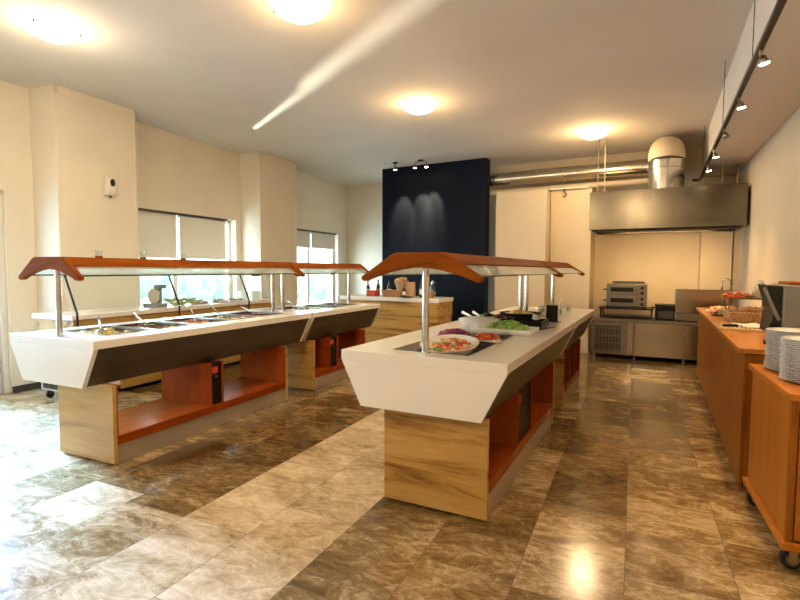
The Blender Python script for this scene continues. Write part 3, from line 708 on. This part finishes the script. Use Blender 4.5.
def basket(name, label, p, rz, sx, sy, h, m, rim=True):
    t = thing(name, label, 'basket', p, rz)
    b = NB()
    prof = [(-1, 0), (-1.12, 1), (-1.06, 1), (-.96, .10)]
    lathe(b, [(0, 0), (.88, 0), (.95, .3), (1.0, .7), (1.02, 1), (.97, 1), (.94, .7), (.86, .12), (0, .10)], n=4)
    for v in b.verts:
        a = math.sqrt(2); c, s_ = math.cos(R(45)), math.sin(R(45)); x, y = v.co.x*c-v.co.y*s_, v.co.x*s_+v.co.y*c
        v.co = Vector((x*a*sx, y*a*sy, v.co.z*h))
    obj('weave', b, m, t, bevel=.006)
    if rim:
        b = NB(); k_ = 1.0
        pts = [(sx*k_, sy*k_, h), (-sx*k_, sy*k_, h), (-sx*k_, -sy*k_, h), (sx*k_, -sy*k_, h), (sx*k_, sy*k_, h)]
        tube(b, pts, .010, 8); obj('rim', b, m, t)
    return t
basket('wicker_basket', 'long brown wicker basket in the middle of the bread counter', BCp(-.80, .18), BR, .19, .12, .11, M['wicker'])
basket('wicker_basket', 'small basket with red cloth at the left of the bread counter', BCp(-1.26, .20), BR, .09, .07, .09, M['red'])
basket('wicker_basket', 'small square basket at the right end of the bread counter', BCp(-.14, .20), BR, .075, .07, .085, M['wicker'])
rr = random.Random(17)
bl = ['round pale loaf at the left end of the long wicker basket', 'dark roll in the long wicker basket', 'pale roll at the back of the long wicker basket']
for i, (x, y, s, mm) in enumerate(((-.90, .17, .055, 'breadl'), (-.80, .15, .05, 'bread'), (-.76, .23, .05, 'breadl'))):
    b = NB(); blob(b, (0, 0, 0), (s*1.25, s, s*.75), 3, .12, 2, i); tag(obj('bread_roll', b, M[mm], None, BCp(x, y, .972+.085), rr.uniform(0, 3), smooth=True), bl[i], 'bread')
t = thing('paper_bag', 'brown paper bag standing right of the wicker basket', 'bag', BCp(-.56, .34), BR)
b = NB(); box(b, -.075, .075, -.05, .05, 0, .26)
for v in b.verts:
    if v.co.z > .2: v.co.y *= .35; v.co.x *= 1.08
obj('body', b, M['paper'], t, bevel=.006)
t = thing('bread_bouquet', 'fan of dried bread in a paper cone rising from the wicker basket', 'bread display', BCp(-.74, .32, .972), BR)
b = NB(); lathe(b, [(0, 0), (.04, 0), (.13, .28), (.125, .28), (.03, .02), (0, .02)], n=18); obj('cone', b, M['paper'], t, smooth='auto')
b = NB()
for i in range(16): blob(b, (.10*math.cos(i*2.4)*math.sqrt(i/16), .10*math.sin(i*2.4)*math.sqrt(i/16), .29+.012*(i % 3)), (.034, .03, .028), 2, .2, 3, i)
obj('bread_slices', b, M['breadl'], t, smooth=True)
t = thing('glass_jar', 'clear glass jar standing on the small square basket end', 'jar', BCp(-.17, .42), 0)
b = NB(); lathe(b, [(0, 0), (.05, 0), (.052, .02), (.052, .16), (.035, .20), (.03, .24), (.028, .24), (.033, .198), (.048, .158), (.048, .02), (0, .01)], n=22); obj('body', b, M['glass'], t, smooth='auto')
b = NB(); lathe(b, [(0, .241), (.034, .241), (.034, .262), (.012, .268), (.014, .29), (0, .295)], n=18); obj('lid', b, M['chrome'], t, smooth='auto')
b = NB(); lathe(b, [(0, 0), (.08, 0), (.12, .012), (.118, .016), (.08, .007), (0, .006)], n=24)
tag(obj('side_plate', b, M['black'], None, BCp(-.50, .05), smooth='auto'), 'dark round plate in front of the paper bag on the bread counter', 'plate')

# ------------------------------------------------------------------ kitchen end
PC = thing('refrigerated_prep_counter', 'low stainless refrigerated prep counter with side grille under the hood', 'prep counter', (0, 8.9, 0))
b = NB(); box(b, -.96, 1.06, 0, .78, .61, .66); obj('worktop', b, M['steel'], PC, bevel=.006)
b = NB(); box(b, -.95, 1.05, .025, .77, .07, .6095); obj('body', b, M['steel_c'], PC, bevel=.004)
b = NB(); box(b, -.945, -.40, .004, .0245, .075, .60); q = obj('grille_panel', b, M['steel'], PC, bevel=.004)
obj('grille_backing', BX(-.90, -.50, 0, .0035, .12, .545), M['darkgrey'], q)
b = NB()
for i in range(12): box(b, -.90+.035*i, -.892+.035*i, -.008, -.0005, .12, .545)
for i in range(4): box(b, -.90, -.50, -.006, -.0005, .14+.12*i, .148+.12*i)
obj('grille', b, M['steel'], q)
for x0, x1 in ((-.33, .36), (.37, 1.045)):
    q = obj('door', BX(x0, x1, .004, .0245, .075, .60), M['steel_c'], PC, bevel=.004)
    obj('handle', BX(x0-.0, x0+.03, -.012, .0035, .10, .58), M['steel'], q, bevel=.004)
for x in (-.90, -.30, .40, 1.0):
    for y in (.08, .70):
        b = NB(); lathe(b, [(0, 0), (.025, 0), (.025, .02), (.017, .025), (.017, .0695), (0, .0695)], (x, y, 0), 14); obj('foot', b, M['steel'] if y < .3 else M['blackm'], PC, smooth='auto')
b = NB(); box(b, -.94, 1.04, .60, .62, 0, .0695); obj('kick_recess', b, M['black'], PC)
# pizza oven on its stand
t = thing('oven_stand', 'low black stand below the double oven', 'stand', (-.45, 9.30, .66))
b = NB(); box(b, -.42, .41, -.22, .24, .145, .17); obj('top', b, M['blackm'], t, bevel=.003)
for x in (-.40, .37):
    for y in (-.20, .21): obj('leg', BX(x, x+.025, y, y+.025, 0, .1445), M['blackm'], t)
obj('lower_shelf', BX(-.37, .36, -.17, .205, .02, .04), M['blackm'], t)
t = thing('double_oven', 'steel double oven with two glazed doors on the black stand', 'oven', (-.455, 9.30, .8305))
b = NB(); box(b, -.30, .31, -.20, .22, .025, .40); obj('body', b, M['oven'], t, bevel=.008)
for z in (.045, .225):
    q = obj('door', BX(-.285, .16, -.215, -.2005, z, z+.155), M['oven'], t, bevel=.006)
    obj('window', BX(-.235, .11, -.219, -.2152, z+.045, z+.115), M['black'], q, bevel=.003)
    b = NB(); tube(b, [(-.30, -.20, z+.08), (-.30, -.25, z+.08), (-.345, -.255, z+.08)], .011, 8); obj('handle', b, M['black'], q)
obj('control_strip', BX(.165, .305, -.212, -.2005, .04, .39), M['oven'], t, bevel=.003)
for z in (.07, .155, .25, .335):
    b = NB(); tube(b, [(.24, -.235, z), (.24, -.2125, z)], .024, 16); obj('knob', b, M['black'], t, smooth='auto')
for x in (-.28, .28):
    for y in (-.17, .19): 
        b = NB(); tube(b, [(x, y, 0), (x, y, .0245)], .018); obj('foot', b, M['black'], t)
b = NB(); box(b, -.24, .25, -.17, .17, 0, .012); box(b, -.24, .25, -.17, -.155, .012, .035); box(b, -.24, .25, .155, .17, .012, .035); box(b, -.24, -.225, -.155, .155, .012, .03); box(b, .235, .25, -.155, .155, .012, .03)
o = tag(obj('baking_tray', b, M['darkgrey'], None, (-.44, 9.30, 1.2315), R(4), bevel=.003), 'dark baking tray lying on top of the double oven', 'tray')
t = thing('deep_fryer', 'small black fryer between the double oven and the steel griddle', 'fryer', (.13, 9.16, .66))
b = NB(); box(b, -.15, .13, -.16, .22, .012, .22); obj('body', b, M['black'], t, bevel=.01)
obj('front_plate', BX(-.10, .11, -.165, -.1605, .03, .15), M['darkgrey'], t, bevel=.004)
b = NB(); box(b, -.155, .135, -.165, .225, .2205, .245); obj('lid', b, M['blackm'], t, bevel=.008)
for x in (-.12, .10):
    for y in (-.13, .19): obj('foot', BX(x-.01, x+.01, y-.01, y+.01, 0, .0115), M['rubber'], t)
b = NB(); tube(b, [(-.155, -.05, .19), (-.20, -.06, .19), (-.20, .06, .19), (-.155, .05, .19)], .010, 8); obj('handle', b, M['black'], t)
t = thing('griddle', 'stainless griddle with a tall plain splash guard at the end of the prep counter', 'griddle', (.26, 8.92, .66))
b = NB(); box(b, .02, .79, .03, .62, .014, .13); obj('base', b, M['steel'], t, bevel=.005)
for x in (.05, .74):
    for y in (.06, .58): obj('foot', BX(x-.015, x+.015, y-.015, y+.015, 0, .0135), M['black'], t)
b = NB(); box(b, 0, .80, 0, .014, .135, .505); box(b, 0, .014, .0145, .62, .135, .505); obj('splash_guard', b, M['steel_c'], t, bevel=.004)
b = NB(); box(b, .016, .79, .016, .62, .1305, .19); obj('hot_plate', b, M['darkgrey'], t)
b = NB(); tube(b, [(.66, .56, .19), (.66, .56, .60), (.68, .56, .65), (.74, .56, .66), (.78, .56, .63), (.785, .56, .57)], .014, 8); obj('faucet', b, M['chrome'], t, smooth=True)

# extraction hood and ducts
t = thing('extraction_hood', 'wide stainless extraction hood hanging above the prep counter', 'hood', (0, 8.3, 0))
hx0, hx1, hz0, hz1, hd = -.965, 1.06, 2.07, 2.645, 1.12
b = NB(); box(b, hx0, hx1, 0, .02, hz0, hz1); box(b, hx0, hx1, hd-.02, hd, hz0, hz1); box(b, hx0, hx0+.02, .02, hd-.02, hz0, hz1); box(b, hx1-.02, hx1, .02, hd-.02, hz0, hz1); box(b, hx0+.02, hx1-.02, .02, hd-.02, hz1-.02, hz1)
obj('canopy', b, M['steel_h'], t, bevel=.004)
b = NB(); prism(b, [(.021, hz0+.03), (.021, hz0+.07), (.55, hz0+.44), (hd-.022, hz0+.07), (hd-.022, hz0+.03), (.55, hz0+.40)], 'X', hx0+.03, hx1-.03); obj('filter_bank', b, M['blackm'], t)
obj('grease_gutter', BX(hx0+.05, hx1-.06, .03, .12, hz0-.03, hz0+.03), M['blackm'], t)
for x in (-.90, -.80, .80, .98):
    b = NB(); tube(b, [(x, .45, hz1), (x, .45, H if x < .6 else 2.99)], .008, 6); obj('hanger_rod', b, M['steel'], t)
light('added_hood_fill', 'AREA', (.05, 8.48, 2.03), 8, WARM, (.05, 10.0, 1.1), shape='RECTANGLE', size=1.5, size_y=.08, spread=R(100))  # unseen area light added to warm the wall under the hood
t = thing('exhaust_duct', 'round silver exhaust duct running along the wall and down to the hood', 'duct', (0, 9.35, 0))
b = NB(); lathe(b, [(.25, 2.647), (.25, 2.98), (.262, 2.985), (.262, 3.02), (.25, 3.025), (.25, 3.10)], (.065, -.62, 0), 36); obj('riser', b, M['duct'], t, smooth='auto')
pts = [(.065, -.62, 3.10), (.065, -.61, 3.16), (.065, -.57, 3.215), (.065, -.50, 3.255), (.065, -.40, 3.275), (.065, -.20, 3.28), (.065, .30, 3.28)]
b = NB(); tube(b, pts, [.25, .25, .25, .25, .25, .25, .25], 32); obj('elbow', b, M['wall_back'], t, smooth='auto', label='painted elbow')
b = NB(); tube(b, [(-3.30, .35, 3.185), (-.16, .25, 3.195)], .135, 28); q = obj('horizontal_run', b, M['duct'], t, smooth='auto')
for x in (-2.92, -2.84, -1.55, -1.47, -.30, -.25):
    b = NB(); tube(b, [(x, .35-(x+3.3)*.032, 3.185), (x+.03, .35-(x+3.3)*.032, 3.185)], .145, 28); obj('joint_ring', b, M['duct'], q, smooth='auto')
b = NB(); tube(b, [(-3.3, .10, 0), (-.2, 0, .02)], .052, 14)
tag(obj('ceiling_pipe', b, M['wall_back'], None, (0, 9.6, 2.945), smooth='auto'), 'thin painted pipe running just below the big exhaust duct', 'pipe')
b = NB(); tube(b, [(-1.76, 0, 0), (-1.10, 0, 0)], .016, 10)
tag(obj('conduit', b, M['joinery'], None, (0, 9.28, 2.88), smooth='auto'), 'thin white conduit in front of the boxed pier, left of the hood', 'pipe')
t = thing('wall_hook', 'small dark hook hanging below the white conduit', 'hook', (-1.50, 9.28, 2.77))
b = NB(); tube(b, [(0, 0, .09), (0, 0, .04), (.03, 0, .02), (.03, 0, -.01), (0, 0, -.03), (-.03, 0, -.01)], .009, 8); obj('hook', b, M['blackm'], t, smooth=True)
b = NB(); lathe(b, [(0, .085), (.02, .085), (.02, .10), (0, .10)], n=12); obj('clip', b, M['blackm'], t)

# ------------------------------------------------------------------ right-hand cabinets
CB = thing('serving_cabinet', 'long brown wooden cabinet with orange worktop along the right wall', 'cabinet', (0, 0, 0))
b = NB(); box(b, .49, 1.065, 3.93, 8.10, .912, .945); obj('worktop', b, M['cabtop'], CB, bevel=.003)
b = NB(); box(b, .545, 1.06, 3.965, 8.08, .06, .911); obj('carcass', b, M['cab'], CB, bevel=.002)
n = 7; y0 = 3.965; st = (8.08-3.965)/n
for i in range(n):
    obj('front_panel', BX(.525, .5445, y0+st*i+.003, y0+st*(i+1)-.003, .012, .905), M['cab'], CB, bevel=.002)
obj('end_panel', BX(.55, 1.055, 3.948, 3.9645, .012, .905), M['cab'], CB, bevel=.002)
obj('plinth', BX(.60, 1.04, 4.0, 8.0, 0, .0595), M['black'], CB)
# wheeled plate cart
CR = R(3.2)
CT = thing('plate_cart', 'orange wooden cart on casters carrying stacks of white plates', 'cart', (.572, 2.92, 0), CR)
b = NB(); box(b, 0, .48, 0, .86, .838, .873); obj('top', b, M['cart'], CT, bevel=.003)
b = NB(); box(b, -.002, .48, 0, .86, .113, .150); obj('base_board', b, M['cart'], CT, bevel=.003)
b = NB(); box(b, .022, .46, .045, .845, .1505, .8375); obj('body', b, M['cart'], CT, bevel=.002)
obj('corner_post', BX(.014, .045, .018, .0445, .1505, .8375), M['cab'], CT, bevel=.002)
obj('front_door', BX(.05, .45, .022, .0445, .16, .83), M['cart'], CT, bevel=.002)
for x, y in ((.055, .07), (.42, .07), (.055, .78), (.42, .78)):
    b = NB(); lathe(b, [(0, -.0165), (.036, -.0165), (.048, -.012), (.050, 0), (.048, .012), (.036, .0165), (0, .0165)], n=26, mx=Matrix.Translation((x, y, .0505)) @ Matrix.Rotation(R(12), 4, 'Z') @ Matrix.Rotation(R(90), 4, 'X'))
    w_ = obj('caster', b, M['rubber'], CT, smooth='auto')
    mx = Matrix.Translation((x, y, .05)) @ Matrix.Rotation(R(12), 4, 'Z')
    b = NB(); box(b, -.018, .018, -.026, -.020, -.012, .055, mx); box(b, -.018, .018, .020, .026, -.012, .055, mx); box(b, -.024, .024, -.026, .026, .051, .0625, mx); obj('fork', b, M['brass'], w_)
    b = NB(); tube(b, [mx @ Vector((0, -.0195, 0)), mx @ Vector((0, .0195, 0))], .030, 20); obj('hub', b, M['steel'], w_, smooth='auto')
# plates
pl = None
stacks = ((.17, .66, 22, .125, 'the stack farthest along the plate cart'), (.165, .33, 21, .125, 'the middle stack on the plate cart'), (.205, .09, 20, .125, 'the nearest stack on the plate cart'))
for sx_, sy_, nn, rad, where in stacks:
    rr = random.Random(int(sy_*100))
    for i in range(nn):
        c, s_ = math.cos(CR), math.sin(CR); x, y = sx_+rr.uniform(-.004, .004), sy_+rr.uniform(-.004, .004)
        p_ = (.572+c*x-s_*y, 2.92+s_*x+c*y, .8735+.0105*i)
        lab = ('top white plate of ' if i == nn-1 else 'white plate in ') + where
        if pl is None:
            b = NB(); lathe(b, [(0, 0), (.080, 0), (.088, .004), (.127, .016), (.130, .0185), (.127, .0195), (.086, .0085), (.078, .0045), (0, .0045)], n=40)
            pl = tag(obj('dinner_plate', b, M['plate'], None, p_, smooth='auto'), lab, 'plate', where)
        else:
            c_ = pl.copy(); COL.objects.link(c_); c_.location = p_; c_['label'] = lab; c_['group'] = where
        if i == nn-1: bpy.data.objects[pl.name]
# conveyor toaster on the cabinet
t = thing('conveyor_toaster', 'grey conveyor toaster with black sloping front at the near end of the cabinet', 'toaster', (.66, 4.30, .945))
b = NB(); box(b, .12, .40, 0, .46, .03, .41); obj('body', b, M['grey'], t, bevel=.012)
b = NB(); prism(b, [(.119, .06), (.119, .40), (.03, .405), (.075, .24), (.055, .06)], 'Y', .03, .43); obj('intake', b, M['blackm'], t, bevel=.004)
b = NB(); tube(b, [(.01, .028, .39), (.105, .028, .16)], .012, 8); obj('guide_bar', b, M['grey'], t)
b = NB(); tube(b, [(.085, .02, .12), (.085, .045, .12)], .035, 20); obj('knob', b, M['black'], t, smooth='auto')
for x in (.15, .37):
    for y in (.04, .42):
        b = NB(); tube(b, [(x, y, 0), (x, y, .0295)], .018, 12); obj('foot', b, M['black'], t)
obj('top_rack', BX(.16, .38, .03, .43, .4105, .428), M['cherry'], t, bevel=.003)
# cutting board, cloth and bread knife
b = NB(); cells(b, [-.19]+[x for i in range(9) for x in (-.13+.03*i, -.118+.03*i)]+[.19], [-.23, -.19, .19, .23], lambda i, j: not (j == 1 and i % 2 == 1), 0, .022)
tag(obj('cutting_board', b, M['board'], None, (.70, 5.25, .9455), R(-6), bevel=.002), 'slatted beech bread cutting board on the brown cabinet', 'cutting board')
b = NB(); cells(b, [-.10+.025*i for i in range(9)], [-.16+.04*i for i in range(9)], lambda i, j: True, 0, .004)
for v in b.verts: v.co.z += .018*abs(noise.noise(Vector((v.co.x*14, v.co.y*9, 1))))
tag(obj('cloth', b, M['linen'], None, (.75, 5.32, .968), R(14), smooth=True), 'white linen cloth lying on the cutting board', 'cloth')
t = thing('bread_knife', 'bread knife with a black handle lying on the cutting board', 'knife', (.63, 5.20, .969), R(20))
b = NB(); prism(b, [(0, -.014), (.20, -.010), (.21, .010), (0, .014)], 'Z', 0, .003); obj('blade', b, M['chrome'], t)
b = NB(); box(b, -.12, 0, -.014, .014, 0, .020); obj('handle', b, M['black'], t, bevel=.005)
b = NB(); box(b, -.03, .03, -.02, .02, 0, .03)
tag(obj('scraper', b, M['black'], None, (.70, 4.25, .9455), R(20), bevel=.008), 'small black object on the cabinet beside the plates', 'scraper')
# bread basket with rolls, tiered display above
bk = basket('bread_basket', 'pale wicker basket piled with brown rolls behind the cutting board', (.86, 5.98, .945), R(4), .24, .20, .10, M['wickerl'])
rr = random.Random(31); roll = None
for i in range(18):
    x, y, z = .86+((i % 6)-2.5)*.068+rr.uniform(-.01, .01), 5.98+((i//6)-1)*.105+rr.uniform(-.01, .01), .945+.105+rr.uniform(0, .02)
    if roll is None:
        b = NB(); blob(b, (0, 0, 0), (.046, .038, .032), 3, .12, 2, 3); roll = tag(obj('bread_roll', b, M['bread'], None, (x, y, z), rr.uniform(0, 3), smooth=True), 'brown roll in the pale wicker basket behind the cutting board', 'bread', 'rolls in the pale basket')
    else:
        c_ = roll.copy(); COL.objects.link(c_); c_.location = (x, y, z); c_.rotation_euler = (0, 0, rr.uniform(0, 3))
t = thing('tiered_stand', 'dark two-tier stand behind the bread basket', 'stand', (.88, 6.55, .945))
obj('base', BX(-.20, .20, -.16, .16, 0, .02), M['brownf'], t, bevel=.004)
for x in (-.15, .15): obj('upright', BX(x-.015, x+.015, .06, .09, .0205, .2), M['brownf'], t)
obj('upper_shelf', BX(-.22, .21, -.12, .16, .2005, .222), M['brownf'], t, bevel=.004)
heap('cured_meat', 'red cured meat on the upper shelf of the tiered stand', (.80, 6.55, .945+.232), 0, .15, .10, .03, ['tomato', 'orangef', 'brownf'], 60, .022, 41)
b = NB(); prof = [(.02, .19), (.05, .12), (.085, .03), (.09, .0), (.087, .0), (.08, .03), (.045, .12), (.015, .19)]
lathe(b, prof, n=22)
for v in b.verts: v.co.x += .012*noise.noise(v.co*30); v.co.y += .012*noise.noise(v.co*27+Vector((5, 1, 2)))
t = thing('wrapped_loaf', 'loaf in clear crinkled wrapping on the tiered stand', 'bread', (.98, 6.52, 1.168))
obj('wrapping', b, glass('cellophane', (.96, .94, .88), .25), t)
b = NB(); blob(b, (0, 0, .05), (.06, .06, .05), 3, .1, 2, 5); obj('loaf', b, M['breadl'], t, smooth=True)
b = NB(); lathe(b, [(.03, .125), (.035, .13), (.035, .15), (.03, .155)], n=14); obj('ribbon', b, M['linen'], t)
for i, (x, y, mm, nm, lb) in enumerate(((.70, 7.25, 'orangef', 'orange_pastries', 'orange glazed pastries'), (.72, 6.72, 'meat', 'dark_pastries', 'dark berry pastries'))):
    b = NB(); lathe(b, [(0, 0), (.13, 0), (.175, .014), (.173, .018), (.13, .007), (0, .006)], n=28)
    tag(obj('platter', b, M['darkgrey'] if i else M['porcelain'], None, (x, y, .9455), smooth='auto'), ['white platter of orange pastries at the far end of the brown cabinet', 'dark platter of berry pastries on the brown cabinet'][i], 'platter')
    heap(nm, lb+' heaped on the platter on the brown cabinet', (x, y, .9585), 0, .14, .14, .045, [mm, mm, 'cream', 'brownf'], 60, .024, 50+i)
b = NB(); tube(b, [(0, 0, 0), (-.01, .02, .08), (-.02, .03, .15)], [.009, .005, .008], 8)
tag(obj('serving_fork', b, M['blackm'], None, (.70, 6.70, .995), smooth=True), 'dark serving fork stuck upright in the berry pastries', 'fork')

# ------------------------------------------------------------------ lamps
cl = None
LAB = ['round lit ceiling lamp near the glazed door', 'round lit ceiling lamp above the gap between the buffets, nearest the camera', 'round lit ceiling lamp in front of the navy wall', 'round lit ceiling lamp next to the exhaust duct']
for i, (x, y) in enumerate(((-4.73, 2.64), (-2.59, 3.30), (-2.75, 5.90), (-.93, 8.20))):
    if cl is None:
        cl = thing('ceiling_lamp', LAB[0], 'ceiling lamp', (x, y, H), R(20), 'round ceiling lamps')
        b = NB(); lathe(b, [(.195, -.055), (.175, -.080), (.125, -.105), (.065, -.118), (0, -.122), (0, -.112), (.065, -.108), (.12, -.095), (.172, -.070), (.192, -.050)], n=40); obj('glass_dish', b, M['lamp'], cl, smooth=True)
        b = NB(); lathe(b, [(0, -.0005), (.11, -.0005), (.11, -.045), (0, -.045)], n=28); obj('ceiling_rose', b, M['joinery'], cl, smooth='auto')
        for k in range(3):
            a = 2.094*k+.5; b = NB(); tube(b, [(.10*math.cos(a), .10*math.sin(a), -.03), (.202*math.cos(a), .202*math.sin(a), -.045), (.202*math.cos(a), .202*math.sin(a), -.068)], .008, 8); obj('clip', b, M['blackm'], cl)
    else: dup(cl, (x, y, H), R(20+35*i), LAB[i])
for i, (x, y) in enumerate(((-4.73, 2.64), (-2.59, 3.30), (-2.75, 5.90), (-.93, 8.20))):
    light('ceiling_bulb_and_fill', 'POINT', (x, y, H-.33), (13, 9, 12, 20)[i], ((1.0, .80, .56) if i == 0 else WARM), shadow_soft_size=.16)
    light('ceiling_lamp_beam', 'AREA', (x, y, H-.14), (8, 24, 24, 16)[i], (1.0, .76, .46), shape='DISK', size=.36)

# unseen fill lights added behind the camera to brighten the near faces
for x, y, e_ in ((-4.6, -1.6, 5), (-2.2, -.4, 24), (-.6, .3, 34), (-.6, -2.6, 34), (-2.4, -2.8, 34)):
    light('ceiling_bulb_and_fill', 'POINT', (x, y, H-.24), e_, (1.0, .76, .48), shadow_soft_size=.16)

# suspended track with spotlights
t = thing('track_light', 'long black suspended track with five small spotlights on the right', 'track light', (.55, 0, 2.90))
b = NB(); box(b, -.018, .018, 1.5, 9.42, -.018, .018); box(b, -.10, .018, 9.42, 9.456, -.018, .018); obj('rail', b, M['blackm'], t, bevel=.003)
for y in (2.2, 4.3, 6.1, 8.6):
    b = NB(); tube(b, [(-.012, y, .018), (-.012, y, H-2.90)], .003, 6); obj('suspension_wire', b, M['blackm'], t)
for i, y in enumerate((2.6, 4.06, 5.06, 6.10, 7.10, 8.02)):
    q = obj('spotlight_arm', (lambda b: (tube(b, [(0, y, -.018), (0, y, -.05), (.012, y, -.062)], .010, 8), b)[1])(NB()), M['steel'], t)
    b = NB(); lathe(b, [(0, 0), (.014, 0), (.022, -.02), (.034, -.055), (.032, -.055), (.018, -.022), (0, -.012)], (0, 0, 0), 18, mx=Matrix.Translation((.012, y, -.055)) @ Matrix.Rotation(R(-12), 4, 'Y')); obj('reflector', b, M['steel'], q, smooth=True)
    b = NB(); lathe(b, [(0, -.05), (.029, -.05), (.029, -.056), (0, -.060)], (0, 0, 0), 18, mx=Matrix.Translation((.012, y, -.055)) @ Matrix.Rotation(R(-12), 4, 'Y')); obj('bulb', b, M['dimbulb'] if i == 3 else M['bulb'], q, smooth='auto')
    if i != 3:
        light('track_spot', 'SPOT', (.56, y, 2.78), 75, WARM, (.55, y-.2, .9), spot_size=R(75), spot_blend=.7, shadow_soft_size=.03)

# small spot bars above the navy wall
def spot_bar(label, x, y, heads):
    t = thing('spot_bar', label, 'spotlight', (x, y, H), 0, 'spotlights over the navy wall')
    b = NB(); lathe(b, [(0, -.0005), (.05, -.0005), (.05, -.022), (0, -.024)], n=20); obj('ceiling_plate', b, M['blackm'], t, smooth='auto')
    for hx in heads:
        q = obj('arm', (lambda b: (tube(b, [(0, 0, -.02), (hx, 0, -.035), (hx, 0, -.075)], .008, 8), b)[1])(NB()), M['steel'], t)
        b = NB(); lathe(b, [(0, 0), (.02, 0), (.03, -.03), (.036, -.07), (.034, -.07), (0, -.012)], (hx, 0, -.075), 18); obj('reflector', b, M['steel'], q, smooth=True)
        b = NB(); lathe(b, [(0, -.062), (.031, -.062), (.031, -.07), (0, -.078)], (hx, 0, -.075), 18); obj('bulb', b, M['bulb'], q, smooth='auto')
        light('navy_spot', 'SPOT', (x+hx, y, H-.17), 260, WARM, (x+hx-.05, y+.62, 2.2), spot_size=R(38), spot_blend=.6, shadow_soft_size=.03)
spot_bar('single spotlight at the left above the navy wall', -4.66, 8.90, (-.0,))
spot_bar('twin spotlight at the right above the navy wall', -4.12, 8.92, (-.12, .12))
